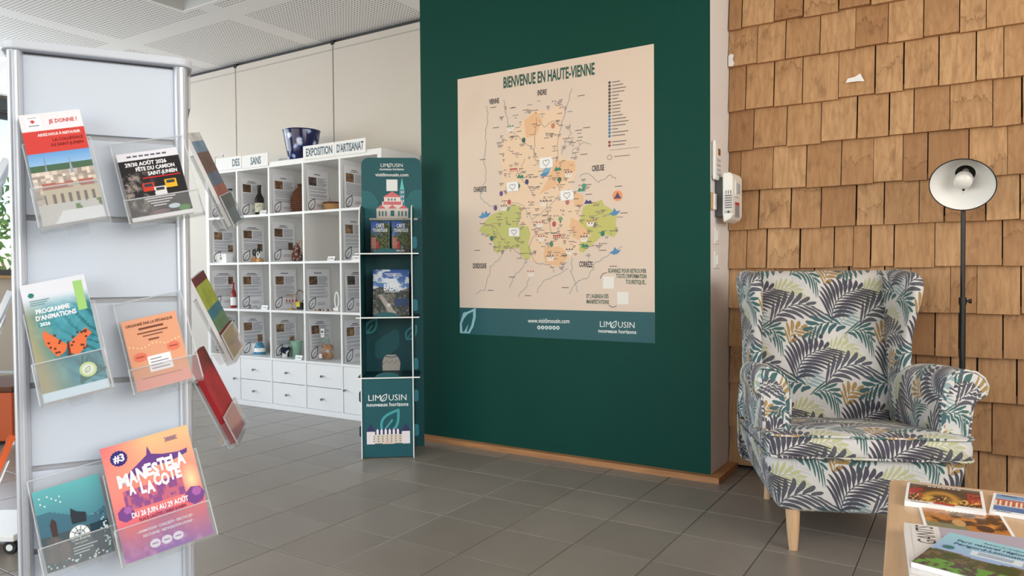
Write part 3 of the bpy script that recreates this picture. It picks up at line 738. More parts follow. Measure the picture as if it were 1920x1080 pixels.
lathe('base', 'gold', [(.025, 0), (.025, .004), (.006, .008), (.003, .012)], t, seg=16); mb = MB(); mb.tube([(0, 0, .01), (0, 0, .11)], .0025, 6).tube([(-.06, 0, .105), (.06, 0, .115)], .0025, 6); mb.build('bar', 'gold', t)
for k in range(4):
    x = -.055+k*.034; mb = MB(); mb.tube([(x, -.003, .105), (x, -.004, .075)], .001, 5); mb.lathe([(.001, .055), (.0055, .062), (.004, .072), (.001, .076)], 8, (x, -.004, 0)); mb.build('pendant', 'red_ink', t, True)
p = cell_at(563, 2, 2, .14, .05); t = thing('bead_wreath', 'dark bead wreath standing behind a yellow tag', 'wreath', p)
for k in range(20):
    a = k*math.pi/10; 
    if k % 1 == 0:
        mb = MB(); mb.lathe([(.001, -.005), (.006, 0), (.001, .005)], 6, (.042*math.cos(a), 0, .095+.046*math.sin(a))); mb.build('bead', ('wicker_dark', 'rope', 'teal_dark')[k % 3], t)
box('stand', 'black_plastic', (-.025, .025, -.012, .012, 0, .05), t, .003); box('tag', 'yellow_card', (-.028, .012, -.016, -.014, .02, .058), t)
p = cell_at(607, 3, 2, .09, .085); t = thing('bead_necklace', 'white and red bead necklace lying on the shelf', 'necklace', p)
for k in range(26):
    a = k*2*math.pi/26; mb = MB(); mb.lathe([(.001, 0), (.0062, .003), (.0062, .008), (.001, .011)], 6, (.075*math.cos(a), .028*math.sin(a)+.006*math.sin(3*a), 0)); mb.build('bead', ('porcelain', 'red_ink', 'porcelain', 'rope', 'black_plastic')[k % 5], t)
p = cell_at(632, 3, 2, .12); t = thing('earring_display', 'white oval hoop display standing beside the necklace', 'jewellery stand', p)
mb = MB(); mb.tube([(.018*math.cos(a*math.pi/10), 0, .075+.055*math.sin(a*math.pi/10)) for a in range(20)], .006, 6, True); mb.build('hoop', 'porcelain', t, True); box('foot', 'white_plastic', (-.025, .025, -.015, .015, 0, .022), t, .002)
p = cell_at(664, 4, 2, .30, .10); t = thing('fabric_box', 'speckled felt storage box in the rightmost third-row cell', 'box', p)
loft('body', [rrect(.075+.012*z/.13, -.05-.008*z/.13, .05+.008*z/.13, .02, z) for z in (0, .004, .06, .12, .126)], 'speckle', t); mb = MB(); r_ = rrect(.087, -.058, .058, .02, .126); mb.tube(r_, .004, 6, True); mb.build('rim', 'speckle', t, True)
# row 4
p = cell_at(437, 0, 3, .12); t = thing('paper_bag', 'brown kraft paper bag with a white label and round window', 'bag', p)
loft('body', [[(hx*sx, hy*sy, z) for sx, sy in ((-1, -1), (0, -1), (1, -1), (1, 0), (1, 1), (0, 1), (-1, 1), (-1, 0))] for hx, hy, z in ((.042, .028, 0), (.044, .03, .05), (.043, .024, .12), (.042, .008, .17), (.042, .004, .20))], 'kraft', t, sub=0)
P = Print(); P.rect(-.02, .12, .025, .15, (236, 230, 220), 2); P.disc(.002, .06, .026, (60, 44, 30), 2); P.disc(.002, .06, .020, (150, 110, 60), 3); P.build('label', (0, -.0315, 0), (1, 0, 0), (0, 0, 1), t)
def cup(px, dep, c, mat, label, r0, r1, h, name='cup'):
    p = cell_at(px, c, 3, dep, r1); t = thing(name, label, 'cup', p)
    lathe('body', mat, [(r0*.9, 0), (r0, .004), (r1, h), (r1-.004, h), (r0-.004, .008), (.002, .007)], t, seg=28)
    lathe('foot', mat, [(r0*.75, -.0004), (r0*.8, -.0004), (r0*.8, .003), (r0*.7, .003)], t)
    return t
cup(471, .12, 1, 'porcelain', 'plain white porcelain cup left of the blue and white vase', .030, .040, .085)
cup(497, .29, 1, 'porcelain', 'larger plain white pot behind the blue and white vase', .040, .050, .12, 'pot')
p = cell_at(487, 1, 3, .09, .047); t = thing('small_vase', 'small tapered vase with blue and white glaze bands', 'vase', p)
lathe('body', 'porcelain', [(.044, 0), (.046, .004), (.043, .03), (.036, .062), (.024, .085), (.020, .094)], t)
m, g, b = nodemat('sea_glaze', .2); b.inputs['Base Color'].default_value = lin4((58, 132, 164))
lathe('glaze_band', 'sea_glaze', [(.0385, .055), (.0388, .056), (.0258, .086), (.0215, .0945), (.014, .096)], t); lathe('lower_band', 'sea_glaze', [(.0465, .004), (.0468, .005), (.0445, .026), (.0442, .026)], t)
cup(532, .09, 2, 'navy_glaze', 'small cup with navy and white glaze pattern', .026, .038, .075)
cup(556, .17, 2, 'celadon', 'tall pale green glazed cup beside the navy cup', .032, .046, .115)
p = cell_at(557, 2, 3, .08); t = thing('saucer', 'pale green saucer before the green cup', 'saucer', p + Vector((-.01, 0, 0))); lathe('dish', 'celadon', [(.03, 0), (.045, .008), (.043, .009), (.028, .003)], t); lathe('foot', 'celadon', [(.02, -.0003), (.022, -.0003), (.022, .002), (.018, .002)], t)
p = cell_at(614, 3, 3, .12, .07); t = thing('biscuit_bag', 'clear bag of round biscuits tied with a teal ribbon', 'bag', p)
loft('film', [[(hx*math.cos(a*math.pi/8), hy*math.sin(a*math.pi/8), z) for a in range(16)] for hx, hy, z in ((.055, .035, .001), (.066, .045, .03), (.064, .044, .08), (.045, .03, .115), (.016, .012, .135), (.03, .014, .165), (.045, .008, .22))], 'acrylic', t)
for k, (x, z, yaw) in enumerate(((-.028, .030, 0), (.028, .031, 0), (-.026, .086, 0), (.027, .087, 0))):
    mb = MB(); mb.lathe([(.004, -.012), (.022, -.010), (.026, 0), (.022, .009), (.010, .011), (.008, .004)], 14); mb.xf(Matrix.Translation((x, 0, z)) @ Matrix.Rotation(R(80), 4, 'X')); mb.build('biscuit', 'biscuit', t, True)
mb = MB(); mb.tube([(.017*math.cos(a*math.pi/6), .013*math.sin(a*math.pi/6), .135) for a in range(12)], .004, 6, True).tube([(0, -.014, .135), (-.03, -.02, .15), (-.035, -.02, .13), (0, -.014, .135), (.03, -.02, .152), (.034, -.02, .13), (0, -.014, .135)], .0035, 5); mb.build('ribbon', 'celadon', t, True)
P = Print(); P.rect(-.014, .165, .02, .225, (236, 236, 236), 2); P.rect(-.008, .18, .012, .184, (60, 60, 70), 3); P.rect(-.008, .195, .012, .21, (60, 60, 70), 3); P.disc(-.02, .03, .016, (240, 238, 236), 2); P.rect(-.03, .028, -.012, .031, (120, 60, 60), 3); P.build('label', (0, -.047, 0), (1, 0, 0), (0, 0, 1), t)

# on top of the shelf
pv = at_y(566, 290, SY+.15); t = thing('blue_vase', 'large cobalt blue vase with pale flowers on top of the shelf', 'vase', (pv.x, SY+.15, SH))
lathe('body', 'blue_china', [(.088, 0), (.094, .01), (.108, .08), (.124, .17), (.132, .225), (.126, .225), (.11, .12), (.02, .10)], t, seg=40); lathe('rim', 'cobalt', [(.126, .222), (.134, .222), (.136, .229), (.130, .231)], t, seg=40)
def strip_sign(x0, x1, words, label, tilt, zs=1.782):
    t = thing('shelf_sign', label, 'sign', (x0, SY-.004, zs), 0); w_ = x1-x0
    o = box('card', 'card_white', (0, w_, -.003, 0, 0, .095), t)
    P = Print()
    for s_, xa, xb in words: P.text(s_, xa, .022, .054, (52, 88, 108), wd=xb-xa, bold=.02)
    P.build('lettering', (0, -.0032, 0), (1, 0, 0), (0, 0, 1), t)
    t.rotation_euler = (R(tilt), 0, 0)
strip_sign(-2.140, -1.835, [('EXPOSITION', .03, .285)], 'white card reading EXPOSITION on the shelf edge', 0)
strip_sign(-1.832, -1.550, [("D'ARTISANAT", .02, .265)], "white card reading D'ARTISANAT on the shelf edge", 0)
strip_sign(-2.800, -2.510, [('SANS', .10, .215)], 'white card reading SANS on the shelf edge', 0, 1.775)
strip_sign(-3.110, -2.806, [('DES', .20, .285)], 'white card reading DES at the left end of the shelf edge', 0, 1.780)
p = at_y(530, 298, SY+.06); t = thing('card_holder', 'small tilted metal card holder on the shelf top beside the vase', 'card holder', (p.x, SY+.06, SH))
box('plate', 'grey_plastic', (-.04, .04, -.002, .002, .004, .03), t); box('foot', 'knob', (-.03, .03, -.012, .02, 0, .004), t)
p = at_y(415, 288, SY+.05); t = thing('wire_sign_clip', 'thin wire clip rising behind the DES card', 'wire clip', (p.x, SY+.03, SH))
mb = MB(); mb.tube([(-.05, 0, .001), (-.05, 0, .10), (.05, 0, .11), (.05, 0, .09)], .003, 6); mb.build('wire', 'knob', t); box('foot', 'knob', (-.065, -.035, -.015, .015, 0, .003), t)

# ================================================================ teal cardboard display
TO = thing('cardboard_display', 'teal cardboard brochure display tower with three shelves and leaf prints', 'display stand', (-.929, -.395, 0), R(37.28))
TW, TD = .279, .25
def side(x):
    pts = [(x, 0, 0), (x, 0, 1.27)] + [(x, .075*(1-math.cos(a))**1.0, 1.27+.085*math.sin(a)) for a in (R(20), R(40), R(60), R(80), R(90))] + [(x, TD, 1.355), (x, TD, 0)]
    sp_ = MB().poly(pts, (.005, 0, 0)).build('side_panel', 'teal_board', TO)
    mb = MB(); mb.tube([(x+.0025, y-.001, z) for _, y, z in pts[:7]], .0034, 6); mb.build('white_edge', 'white_edge', sp_); return sp_
sl, sr = side(0), side(TW-.005)
bp = [(-.012, TD, 0), (-.012, TD, 1.60)] + [(-.012+.04*(1-math.cos(a)), TD, 1.60+.04*math.sin(a)) for a in (R(30), R(60), R(90))] + [(.285+.04*math.sin(a), TD, 1.60+.04*math.cos(a)) for a in (0, R(30), R(60), R(90))] + [(.325, TD, 0)]
backp = MB().poly(bp, (0, .005, 0)).build('back_panel', 'teal_board', TO)
fp = box('front_panel', 'teal_board', (.006, TW-.006, .004, .009, .004, .425), TO)
for z in (1.093, .752, .430):
    s_ = box('shelf', 'teal_dark', (-.018, TW+.030, .0, TD-.001, z-.0025, z+.0025), TO); box('white_edge', 'white_edge', (-.022, TW+.034, -.004, .0005, z-.0032, z+.0032), s_)
    mb = MB(); mb.poly([(TW/2+.065*math.cos(a*math.pi/12), -.0045, z+.003+.026*math.sin(a*math.pi/12)) for a in range(13)], (0, .004, 0)); mb.build('lip', 'teal_board', s_)
def tab(x, sgn, z, hh=.032, y=.1):
    pts = [(0, y, z-hh), (sgn*.014, y, z-hh), (sgn*.022, y, z-hh+.010), (sgn*.022, y, z+hh-.010), (sgn*.014, y, z+hh), (0, y, z+hh)]
    MB().poly([(x+a, b_, c) for a, b_, c in pts], (0, .005, 0)).build('tab', 'teal_tab' if sgn > 0 else 'teal_dark', TO)
for z in (1.155, .812, .490, .315, .125): tab(TW, 1, z)
for z in (.315, .125): tab(0, -1, z)
# prints on the display
TEAL2, PALE = (70, 164, 170), (238, 240, 240)
def logo(P, cx, y, h, col=PALE, layer=4):
    """LIM(leaf)USIN over nouveaux horizons"""
    wl = h*6.3
    P.text('LIM', cx-wl/2, y, h, col, wd=h*2.05, layer=layer, bold=0.); P.text('USIN', cx-wl/2+h*3.35, y, h, col, wd=h*2.95, layer=layer, bold=0.)
    P.leaf(cx-wl/2+h*2.22, y-h*.08, h*1.15, col, layer, h*.13)
    P.text('nouveaux horizons', cx, y-h*.95, h*.62, col, wd=h*6.9, align='c', layer=layer, bold=.02)
def hexes(P, x0, y0, x1, y1, inside, col, s_=.0075, layer=2):
    y, k = y0, 0
    while y < y1:
        x = x0+(s_*.5 if k % 2 else 0)
        while x < x1:
            if inside(x, y): P._add([(x, y+s_*.42), (x-s_*.36, y-s_*.2), (x+s_*.36, y-s_*.2)], [(0, 1, 2)], col, layer)
            x += s_
        y += s_*.8; k += 1
P = Print(); cx = .158
logo(P, cx, 1.588, .0195)
P.text('visitlimousin.com', cx, 1.535, .0185, PALE, wd=.185, align='c', bold=.015)
P.rect(cx-.031, 1.452, cx+.031, 1.517, (232, 236, 236), 2)
hexes(P, -.008, 1.30, .09, 1.46, lambda x, y: math.hypot(x+.0, (y-1.35)*.8) < .085 and x > -.01, (60, 150, 156))
hexes(P, .22, 1.30, .322, 1.46, lambda x, y: math.hypot(x-.315, (y-1.36)*.8) < .085, (60, 150, 156))
RO, ST = (214, 112, 118), (236, 222, 214)
def church(P, x, y, s_):
    q = lambda a, b_: (x+a*s_, y+b_*s_)
    def rc(a, b_, c, d, col, l): (x0, y0), (x1, y1) = q(a, b_), q(c, d); P.rect(x0, y0, x1, y1, col, l)
    rc(.72, .30, .90, .90, (52, 128, 150), 2); P.polyg([q(.74, .90), q(.88, .90), q(.81, 1.28)], (104, 200, 200), 3)
    for z in (.5, .64, .78): rc(.77, z, .80, z+.08, (226, 222, 220), 3); rc(.83, z, .86, z+.08, (226, 222, 220), 3)
    rc(.0, 0, 1.0, .30, ST, 3); P.polyg([q(.0, .30), q(.30, .30), q(.15, .42)], RO, 4); P.polyg([q(.36, .30), q(.64, .30), q(.5, .42)], RO, 4); P.polyg([q(.70, .30), q(1.0, .30), q(.85, .42)], RO, 4)
    rc(.18, .30, .82, .52, ST, 2); rc(.22, .42, .78, .52, RO, 3); rc(.24, .52, .76, .66, ST, 3); P.polyg([q(.20, .66), q(.80, .66), q(.5, .84)], RO, 4)
    for a in (.07, .17, .27, .68, .78, .90): rc(a, .06, a+.05, .22, (66, 130, 140), 4)
    rc(.44, .06, .56, .24, (40, 120, 130), 4)
    for a in (.36, .46, .56): rc(a, .55, a+.05, .62, (90, 130, 140), 4)
church(P, .070, 1.30, .178)
P.rect(.03, 1.288, .30, 1.300, (206, 198, 190), 2)
# inside panels
for z0_ in (1.10, .76):
    hexes(P, .012, z0_+.02, .10, z0_+.25, lambda x, y, z=z0_: (x-.012)*1.1+(z+.25-y)*.35 < .09, (34, 120, 130)); hexes(P, .19, z0_+.05, .268, z0_+.26, lambda x, y, z=z0_: (.27-x)*1.1+(z+.26-y)*.35 < .08, (34, 120, 130))
P.leaf(.008, .652, .078, TEAL2, 3, .011); P.leaf(.232, .612, .076, TEAL2, 3, .010)
hexes(P, .055, .50, .19, .67, lambda x, y: abs((x-.125)*.8-(y-.59)*.45) < .055*math.sin(max(0, min(1, (y-.495)/.175))*math.pi)+.004, (58, 158, 166), .008)
P.polyg([(.095, .436), (.19, .436), (.194, .48), (.184, .508), (.168, .526), (.117, .526), (.10, .508), (.091, .48)], (226, 216, 206), 4); P.line([(.112, .516), (.142, .511), (.174, .516)], .004, (60, 90, 100), 5)
for k in range(9): P.disc(.10+.0096*k, .478+.012*((k*7) % 3)/2, .0026, (60, 60, 80), 5, 8)
for k in range(7): P.disc(.072+.010*(k % 3), .49-.013*(k//2)+.008, .0045, (62, 52, 120), 4, 8)
P.build('back_print', (0, TD-.0008, 0), (1, 0, 0), (0, 0, 1), backp)
P = Print(); logo(P, TW/2, .308, .032)
P.leaf(.114, .138, .118, TEAL2, 2, .013)
P.polyg([(.03, .078), (.255, .078), (.255, .128), (.245, .138), (.04, .138), (.03, .128)], (226, 214, 198), 3)
for x0 in (.028, .215): P.rect(x0, .075, x0+.042, .142, (238, 230, 232), 4); P.polyg([(x0-.003, .142), (x0+.045, .142), (x0+.021, .185)], (48, 44, 96), 4)
P.polyg([(.07, .126), (.215, .126), (.205, .155), (.08, .155)], (48, 44, 104), 4)
for k in range(6): x = .085+.0215*k; P.rect(x-.006, .126, x+.006, .147, (244, 238, 238), 5); P.polyg([(x-.007, .147), (x+.007, .147), (x, .158)], (244, 238, 238), 5)
for k in range(7):
    for j in range(3): P.rect(.064+.023*k, .086+.013*j, .069+.023*k, .093+.013*j, (92, 80, 84), 5)
P.polyg([(.108, .075), (.178, .075), (.143, .092)], (230, 200, 190), 6)
P.build('front_print', (0, .0036, 0), (1, 0, 0), (0, 0, 1), fp)
# brochures standing on the display
def stand_book(x, w_, h_, z, y, P, label, name='brochure', depth=.018):
    M = Matrix.Translation((-.929, -.395, 0)) @ Matrix.Rotation(R(37.28), 4, 'Z')
    t = MB().box(0, w_, 0, depth, 0, h_, ).build(name, 'card_white'); t.matrix_world = M @ Matrix.Translation((x, y, z)) @ Matrix.Rotation(R(-8), 4, 'X')
    tag(t, label, 'brochure'); P.build('cover_print', (0, -.0002, 0), (1, 0, 0), (0, 0, 1), t, 'print_gloss'); return t
def carte(seed):
    P = Print(); w_, h_ = .098, .178
    def f(U, V):
        c = mixc(step_(.45, 1, V), (120, 160, 215), (52, 82, 170)); n_ = fbm(U*7, V*9, seed)
        tr = step_(.30, .42, n_+.35*(U-.35)-.9*np.abs(V-.42)+.18); c = mixc(tr, c, (44, 60, 38)); c = mixc(tr*step_(.45, .6, vnoise(U*22, V*26, 4)), c, (96, 104, 62))
        bd = (U < .26)*(V > .14)*(V < .5); c = mixc(bd*1., c, (182, 122, 104)); c = mixc(bd*((U*18 % 1) < .4)*((V*14 % 1) < .5)*1., c, (96, 80, 92))
        rd = step_(.17, .12, V); return mixc(rd, c, (70, 62, 70))
    P.mosaic(0, 0, w_, h_, f, 26, 44, 1)
    P.text('CARTE', w_/2, h_-.034, .021, (238, 244, 250), wd=.044, align='c', bold=.02); P.text('TOURISTIQUE', w_/2, h_-.058, .018, (238, 244, 250), wd=.078, align='c', bold=.02)
    P.rect(.030, .028, .042, .058, (190, 40, 50), 3); P.disc(.036, .062, .006, (200, 60, 60), 3); P.text('LIMOUSIN', .018, .010, .010, (244, 244, 244), wd=.05)
    P.polyg([(.012, .10), (.038, .10), (.03, .14), (.026, .15)], (70, 96, 140), 2)
    return P
stand_book(.052, .098, .178, 1.0962, .095, carte(3), 'blue CARTE TOURISTIQUE brochure at the left of the display top shelf')
stand_book(.164, .098, .178, 1.0962, .105, carte(5), 'blue CARTE TOURISTIQUE brochure at the right of the display top shelf')
def brk():
    P = Print(); w_, h_ = .195, .255
    def f(U, V):
        cl = fbm(U*5, V*9, 21); c = mixc(step_(.5, 1, V), (110, 150, 205), (40, 84, 160)); c = mixc(step_(.47, .62, cl)*(V > .5), c, (226, 232, 240))
        hill = V < .58+.04*np.sin(U*7); c = mixc(hill*1., c, (56, 64, 60)); c = mixc(hill*step_(.45, .65, fbm(U*16, V*18, 2)), c, (120, 118, 110))
        wt = (V < .38)*(V > .22)*(U > .62); c = mixc(wt*1., c, (50, 70, 110)); rd = np.abs(U-.15-(.5-V)*.9) < .05+.12*(.5-V); c = mixc(rd*(V < .47)*1., c, (172, 164, 156))
        return c
    P.mosaic(0, 0, w_, h_, f, 44, 56, 1); P.text('BREAK', .058, .140, .036, (240, 242, 246), wd=.088, bold=.03); P.rect(.065, .131, .142, .134, (240, 242, 246), 3)
    for k in range(3): P.rect(.06+.008*k, .232-.007*k, .15+.006*k, .235-.007*k, (226, 230, 240), 3)
    P.leaf(.150, .165, .018, (230, 240, 244), 3, .0018); P.disc(.085, .06, .010, (214, 208, 206), 3)
    return P
stand_book(.060, .195, .255, .7552, .085, brk(), 'magazine titled BREAK with a river view on the display middle shelf', 'magazine')
# ================================================================ wall map poster
PY = .1435; PX0, PX1, PZ0, PZM, PZ1 = -.668, .511, .636, .788, 2.090
poster = tag(MB().box(PX0, PX1, PY, .1449, PZ0, PZ1).build('map_poster', 'poster_cream'), 'large cream tourist map poster on the green pier', 'poster')
def L(px, py): p = at_y(px, py, PY); return (p.x-PX0, p.z-PZ0)
P = Print(); INK = (20, 84, 72); GREY = (96, 92, 92)
P.rect(0, 0, PX1-PX0, PZM-PZ0, (0, 84, 92), 1)
def ptext(s_, pa, pb, h, col, bold=.02, layer=4):
    (xa, ya), (xb, yb) = L(*pa), L(*pb); P.text(s_, xa, ya, h, col, wd=math.hypot(xb-xa, yb-ya), rot=math.atan2(yb-ya, xb-xa), bold=bold, layer=layer)
ptext('BIENVENUE EN HAUTE-VIENNE', (944, 165), (1115, 139), .058, INK, .03)
for s_, a, c in (('VIENNE', (917, 196), (936, 193)), ('INDRE', (1008, 179), (1025, 177)), ('CREUSE', (1110, 321), (1133, 319)), ('CHARENTE', (888, 360), (912, 359)), ('DORDOGNE', (887, 503), (912, 503)), ('CORRÈZE', (1086, 500), (1111, 501))):
    ptext(s_, a, c, .028, (58, 56, 58), .03)
# the department: pale peach centre, deeper peach belts, olive nature parks
k8 = lambda pts: [L(850+x*.2778, 70+y*.2778) for x, y in pts]; k1 = lambda pts: [L(850+x*.287, 350+y*.287) for x, y in pts]
centre = k8([(560, 480), (640, 500), (700, 455), (745, 500), (735, 560), (720, 620), (735, 680), (720, 760), (735, 820), (820, 830), (830, 930), (790, 1000)]) + k1([(780, 20), (830, 60), (850, 110), (830, 180), (850, 300), (820, 460), (760, 460), (700, 520), (640, 520), (600, 480), (540, 500), (500, 480), (490, 420), (500, 300), (430, 250), (440, 120), (330, 130), (300, 90)]) + k8([(330, 1000), (330, 900), (310, 800), (330, 700), (400, 640), (470, 560)])
P.polyg(centre, (236, 206, 176), 2)
for pts in (k8([(690, 830), (820, 835), (825, 900), (760, 960), (700, 1000), (620, 1040), (580, 1060), (640, 960)]), k1([(595, 395), (690, 390), (740, 420), (745, 470), (690, 520), (600, 500), (590, 440)]), k1([(770, 200), (850, 240), (900, 300), (840, 360), (780, 330), (760, 260)]), k1([(790, 30), (850, 60), (850, 130), (790, 130)]), k8([(480, 560), (560, 500), (600, 560), (560, 660), (490, 680)])):
    P.polyg(pts, (232, 186, 142), 3)
P.polyg(k1([(330, 150), (400, 115), (440, 130), (445, 200), (420, 250), (490, 260), (505, 310), (490, 370), (510, 420), (500, 470), (470, 480), (440, 440), (430, 400), (330, 410), (290, 435), (265, 420), (265, 370), (215, 310), (165, 290), (200, 240), (240, 190), (280, 170)]), (196, 196, 116), 3)
P.polyg(k1([(850, 130), (900, 110), (970, 85), (985, 120), (1040, 150), (1070, 190), (1060, 240), (1075, 290), (1050, 330), (980, 310), (940, 350), (890, 390), (850, 430), (820, 420), (830, 360), (900, 320), (850, 260), (820, 230), (840, 180)]), (196, 192, 106), 3)
rw = random.Random(11)
def wiggle(pts, n=5, amp=.006):
    out = []
    for (x0, y0), (x1, y1) in zip(pts, pts[1:]):
        for i in range(n): t = i/n; out.append((x0+(x1-x0)*t+rw.uniform(-amp, amp), y0+(y1-y0)*t+rw.uniform(-amp, amp)))
    return out+[pts[-1]]
RIV = (136, 146, 150)
for pts in (k8([(220, 465), (238, 520), (220, 620), (222, 720), (205, 820), (222, 930), (190, 1050)])+k1([(180, 40), (185, 85), (240, 125), (290, 120)]), k8([(340, 425), (350, 500), (372, 580), (400, 640), (470, 690), (545, 770), (560, 800)]), k8([(803, 350), (770, 450), (745, 540), (715, 640), (705, 800)]), k8([(785, 580), (795, 650), (740, 740), (730, 790)]), k8([(930, 715), (870, 710), (800, 770)]), k8([(1105, 950), (1060, 930), (980, 975), (900, 915), (850, 940)]),
            k1([(325, 400), (310, 470), (245, 520), (230, 590), (200, 670), (145, 700)]), k1([(480, 490), (440, 540), (390, 590), (370, 665)]), k1([(495, 600), (470, 660), (425, 720)]), k1([(1110, 385), (1040, 425), (930, 500), (880, 590), (800, 625), (760, 700)]), k1([(775, 460), (770, 560), (800, 630), (815, 690)]), k1([(745, 540), (660, 590), (580, 620), (545, 695)]), k1([(690, 60), (640, 110), (570, 180), (510, 210), (460, 120), (330, 90)])):
    P.line(wiggle(pts), .0026, RIV, 4)
for pts in (k8([(565, 545), (550, 700), (545, 780)]), k8([(580, 560), (610, 610), (670, 560), (720, 600)]), k8([(480, 820), (460, 880), (420, 930), (500, 990), (550, 1080)]), k1([(610, 80), (620, 200), (640, 300), (530, 320), (490, 400), (540, 500), (630, 510), (660, 560)]), k1([(300, 240), (200, 250), (270, 260), (340, 370), (440, 440)])):
    P.line(wiggle(pts, 4, .004), .0024, (150, 104, 98), 4)
# place names, service dots and little pictures
def inpoly(x, y, pts):
    r_ = False; n = len(pts)
    for i in range(n):
        (x0, y0), (x1, y1) = pts[i], pts[i-1]
        if (y0 > y) != (y1 > y) and x < (x1-x0)*(y-y0)/(y1-y0)+x0: r_ = not r_
    return r_
everything = k1([(180, 300), (300, 100)]) 
HULL = k8([(300, 480), (560, 430), (760, 420), (800, 520), (860, 700), (900, 900), (900, 1040)])+k1([(860, 40), (980, 90), (1080, 190), (1060, 340), (960, 400), (820, 480), (700, 540), (620, 560), (480, 500), (280, 440), (170, 300), (300, 120), (300, 40)])+k8([(290, 900), (290, 700)])
cnt = 0
while cnt < 300:
    x, y = rw.uniform(.12, 1.06), rw.uniform(.22, 1.30)
    if not inpoly(x, y, HULL): continue
    cnt += 1; wd = rw.uniform(.014, .040); P.rect(x, y, x+wd, y+.0034, rw.choice(((112, 100, 98), (140, 128, 122), (90, 84, 86))), 5)
    if rw.random() < .35: P.rect(x+wd*.1, y-.0075, x+wd*.8, y-.004, (112, 104, 102), 5)
    if rw.random() < .45: P.ring(x+wd/2, y-.012, .0052, .0016, rw.choice(((60, 60, 66), (60, 110, 150), (90, 70, 80), (170, 70, 66))), 5, 8)
    if rw.random() < .12: P.disc(x-.008, y+.002, .0045, (150, 66, 62), 5, 4)
for px, py in ((925, 172), (962, 173), (1090, 150), (1085, 245), (1110, 420), (905, 420), (895, 470), (920, 545), (960, 520), (990, 555), (1060, 540), (1130, 470), (1150, 500), (1100, 240), (930, 240), (905, 300), (1095, 290), (1160, 350), (1170, 400)):
    x, y = L(px, py+30 if py < 180 else py); P.rect(x-.02, y, x+.02, y+.004, (110, 100, 98), 5)
def icon(px, py, kind, col):
    x, y = L(px, py); s_ = .024
    if kind == 'tree': P.disc(x, y+s_*.4, s_*.55, col, 6, 9); P.rect(x-.003, y-s_*.5, x+.003, y, (90, 60, 50), 6)
    elif kind == 'hill': P.polyg([(x-s_, y-.008), (x+s_, y-.008), (x+.012, y+.01), (x, y+.004), (x-.010, y+.014)], col, 6)
    elif kind == 'castle':
        P.rect(x-s_*.7, y-s_*.4, x+s_*.7, y+.002, (238, 226, 216), 6)
        for dx in (-.016, .0, .016): P.rect(x+dx-.004, y-.002, x+dx+.004, y+.014, (238, 230, 224), 7); P.polyg([(x+dx-.006, y+.014), (x+dx+.006, y+.014), (x+dx, y+.026)], col, 7)
    elif kind == 'blob': P.disc(x, y, s_*.5, col, 6, 9, s_*.62)
    elif kind == 'water': P.polyg([(x-.03, y-.006), (x-.01, y+.002), (x, y+.022), (x+.012, y+.004), (x+.034, y+.008), (x+.016, y-.012), (x-.006, y-.018)], col, 6)
    elif kind == 'arch':
        P.rect(x-s_, y, x+s_, y+.007, col, 6)
        for k in range(5): P.rect(x-s_+.0115*k, y-.012, x-s_+.0115*k+.004, y, col, 6)
NAV, GRN, RED, BLU = (66, 56, 110), (46, 128, 96), (186, 76, 74), (72, 136, 184)
for a in ((957, 243, 'castle', GRN), (982, 263, 'blob', (40, 90, 84)), (1037, 236, 'blob', (196, 130, 96)), (963, 318, 'arch', RED), (976, 331, 'hill', GRN), (988, 341, 'blob', NAV), (972, 352, 'tree', GRN), (1021, 325, 'water', BLU), (1024, 318, 'water', (120, 170, 200)), (1046, 317, 'hill', GRN), (1066, 329, 'castle', NAV), (1049, 340, 'tree', (30, 110, 90)), (1095, 352, 'tree', (70, 150, 120)), (1090, 356, 'hill', (60, 140, 110)), (1103, 379, 'hill', NAV), (940, 363, 'blob', (92, 70, 130)), (945, 392, 'castle', (110, 70, 60)), (929, 390, 'blob', (100, 66, 112)), (1019, 383, 'castle', (70, 60, 70)), (1012, 423, 'castle', RED), (1015, 449, 'castle', (190, 70, 66)), (1034, 458, 'blob', (80, 130, 100)), (1032, 486, 'castle', (60, 90, 130)), (1107, 421, 'castle', (190, 100, 90)), (1095, 450, 'castle', NAV), (1097, 461, 'hill', GRN), (1130, 438, 'blob', (30, 120, 96)), (922, 447, 'blob', (30, 110, 96)), (1152, 398, 'water', BLU), (1153, 471, 'water', BLU), (911, 402, 'water', BLU), (905, 404, 'water', (90, 150, 196)), (1045, 443, 'arch', RED), (995, 515, 'castle', (186, 110, 90)), (1039, 420, 'blob', RED), (1051, 414, 'tree', (120, 160, 120)), (1064, 379, 'blob', (190, 110, 110)), (955, 379, 'blob', RED), (1068, 474, 'castle', (90, 70, 70))): icon(*a)
x, y = L(1158, 367); P.disc(x, y, .027, (238, 150, 90), 6, 18); P.polyg([(x-.022, y-.014), (x+.022, y-.014), (x+.01, y), (x, y+.02), (x-.01, y)], NAV, 7)
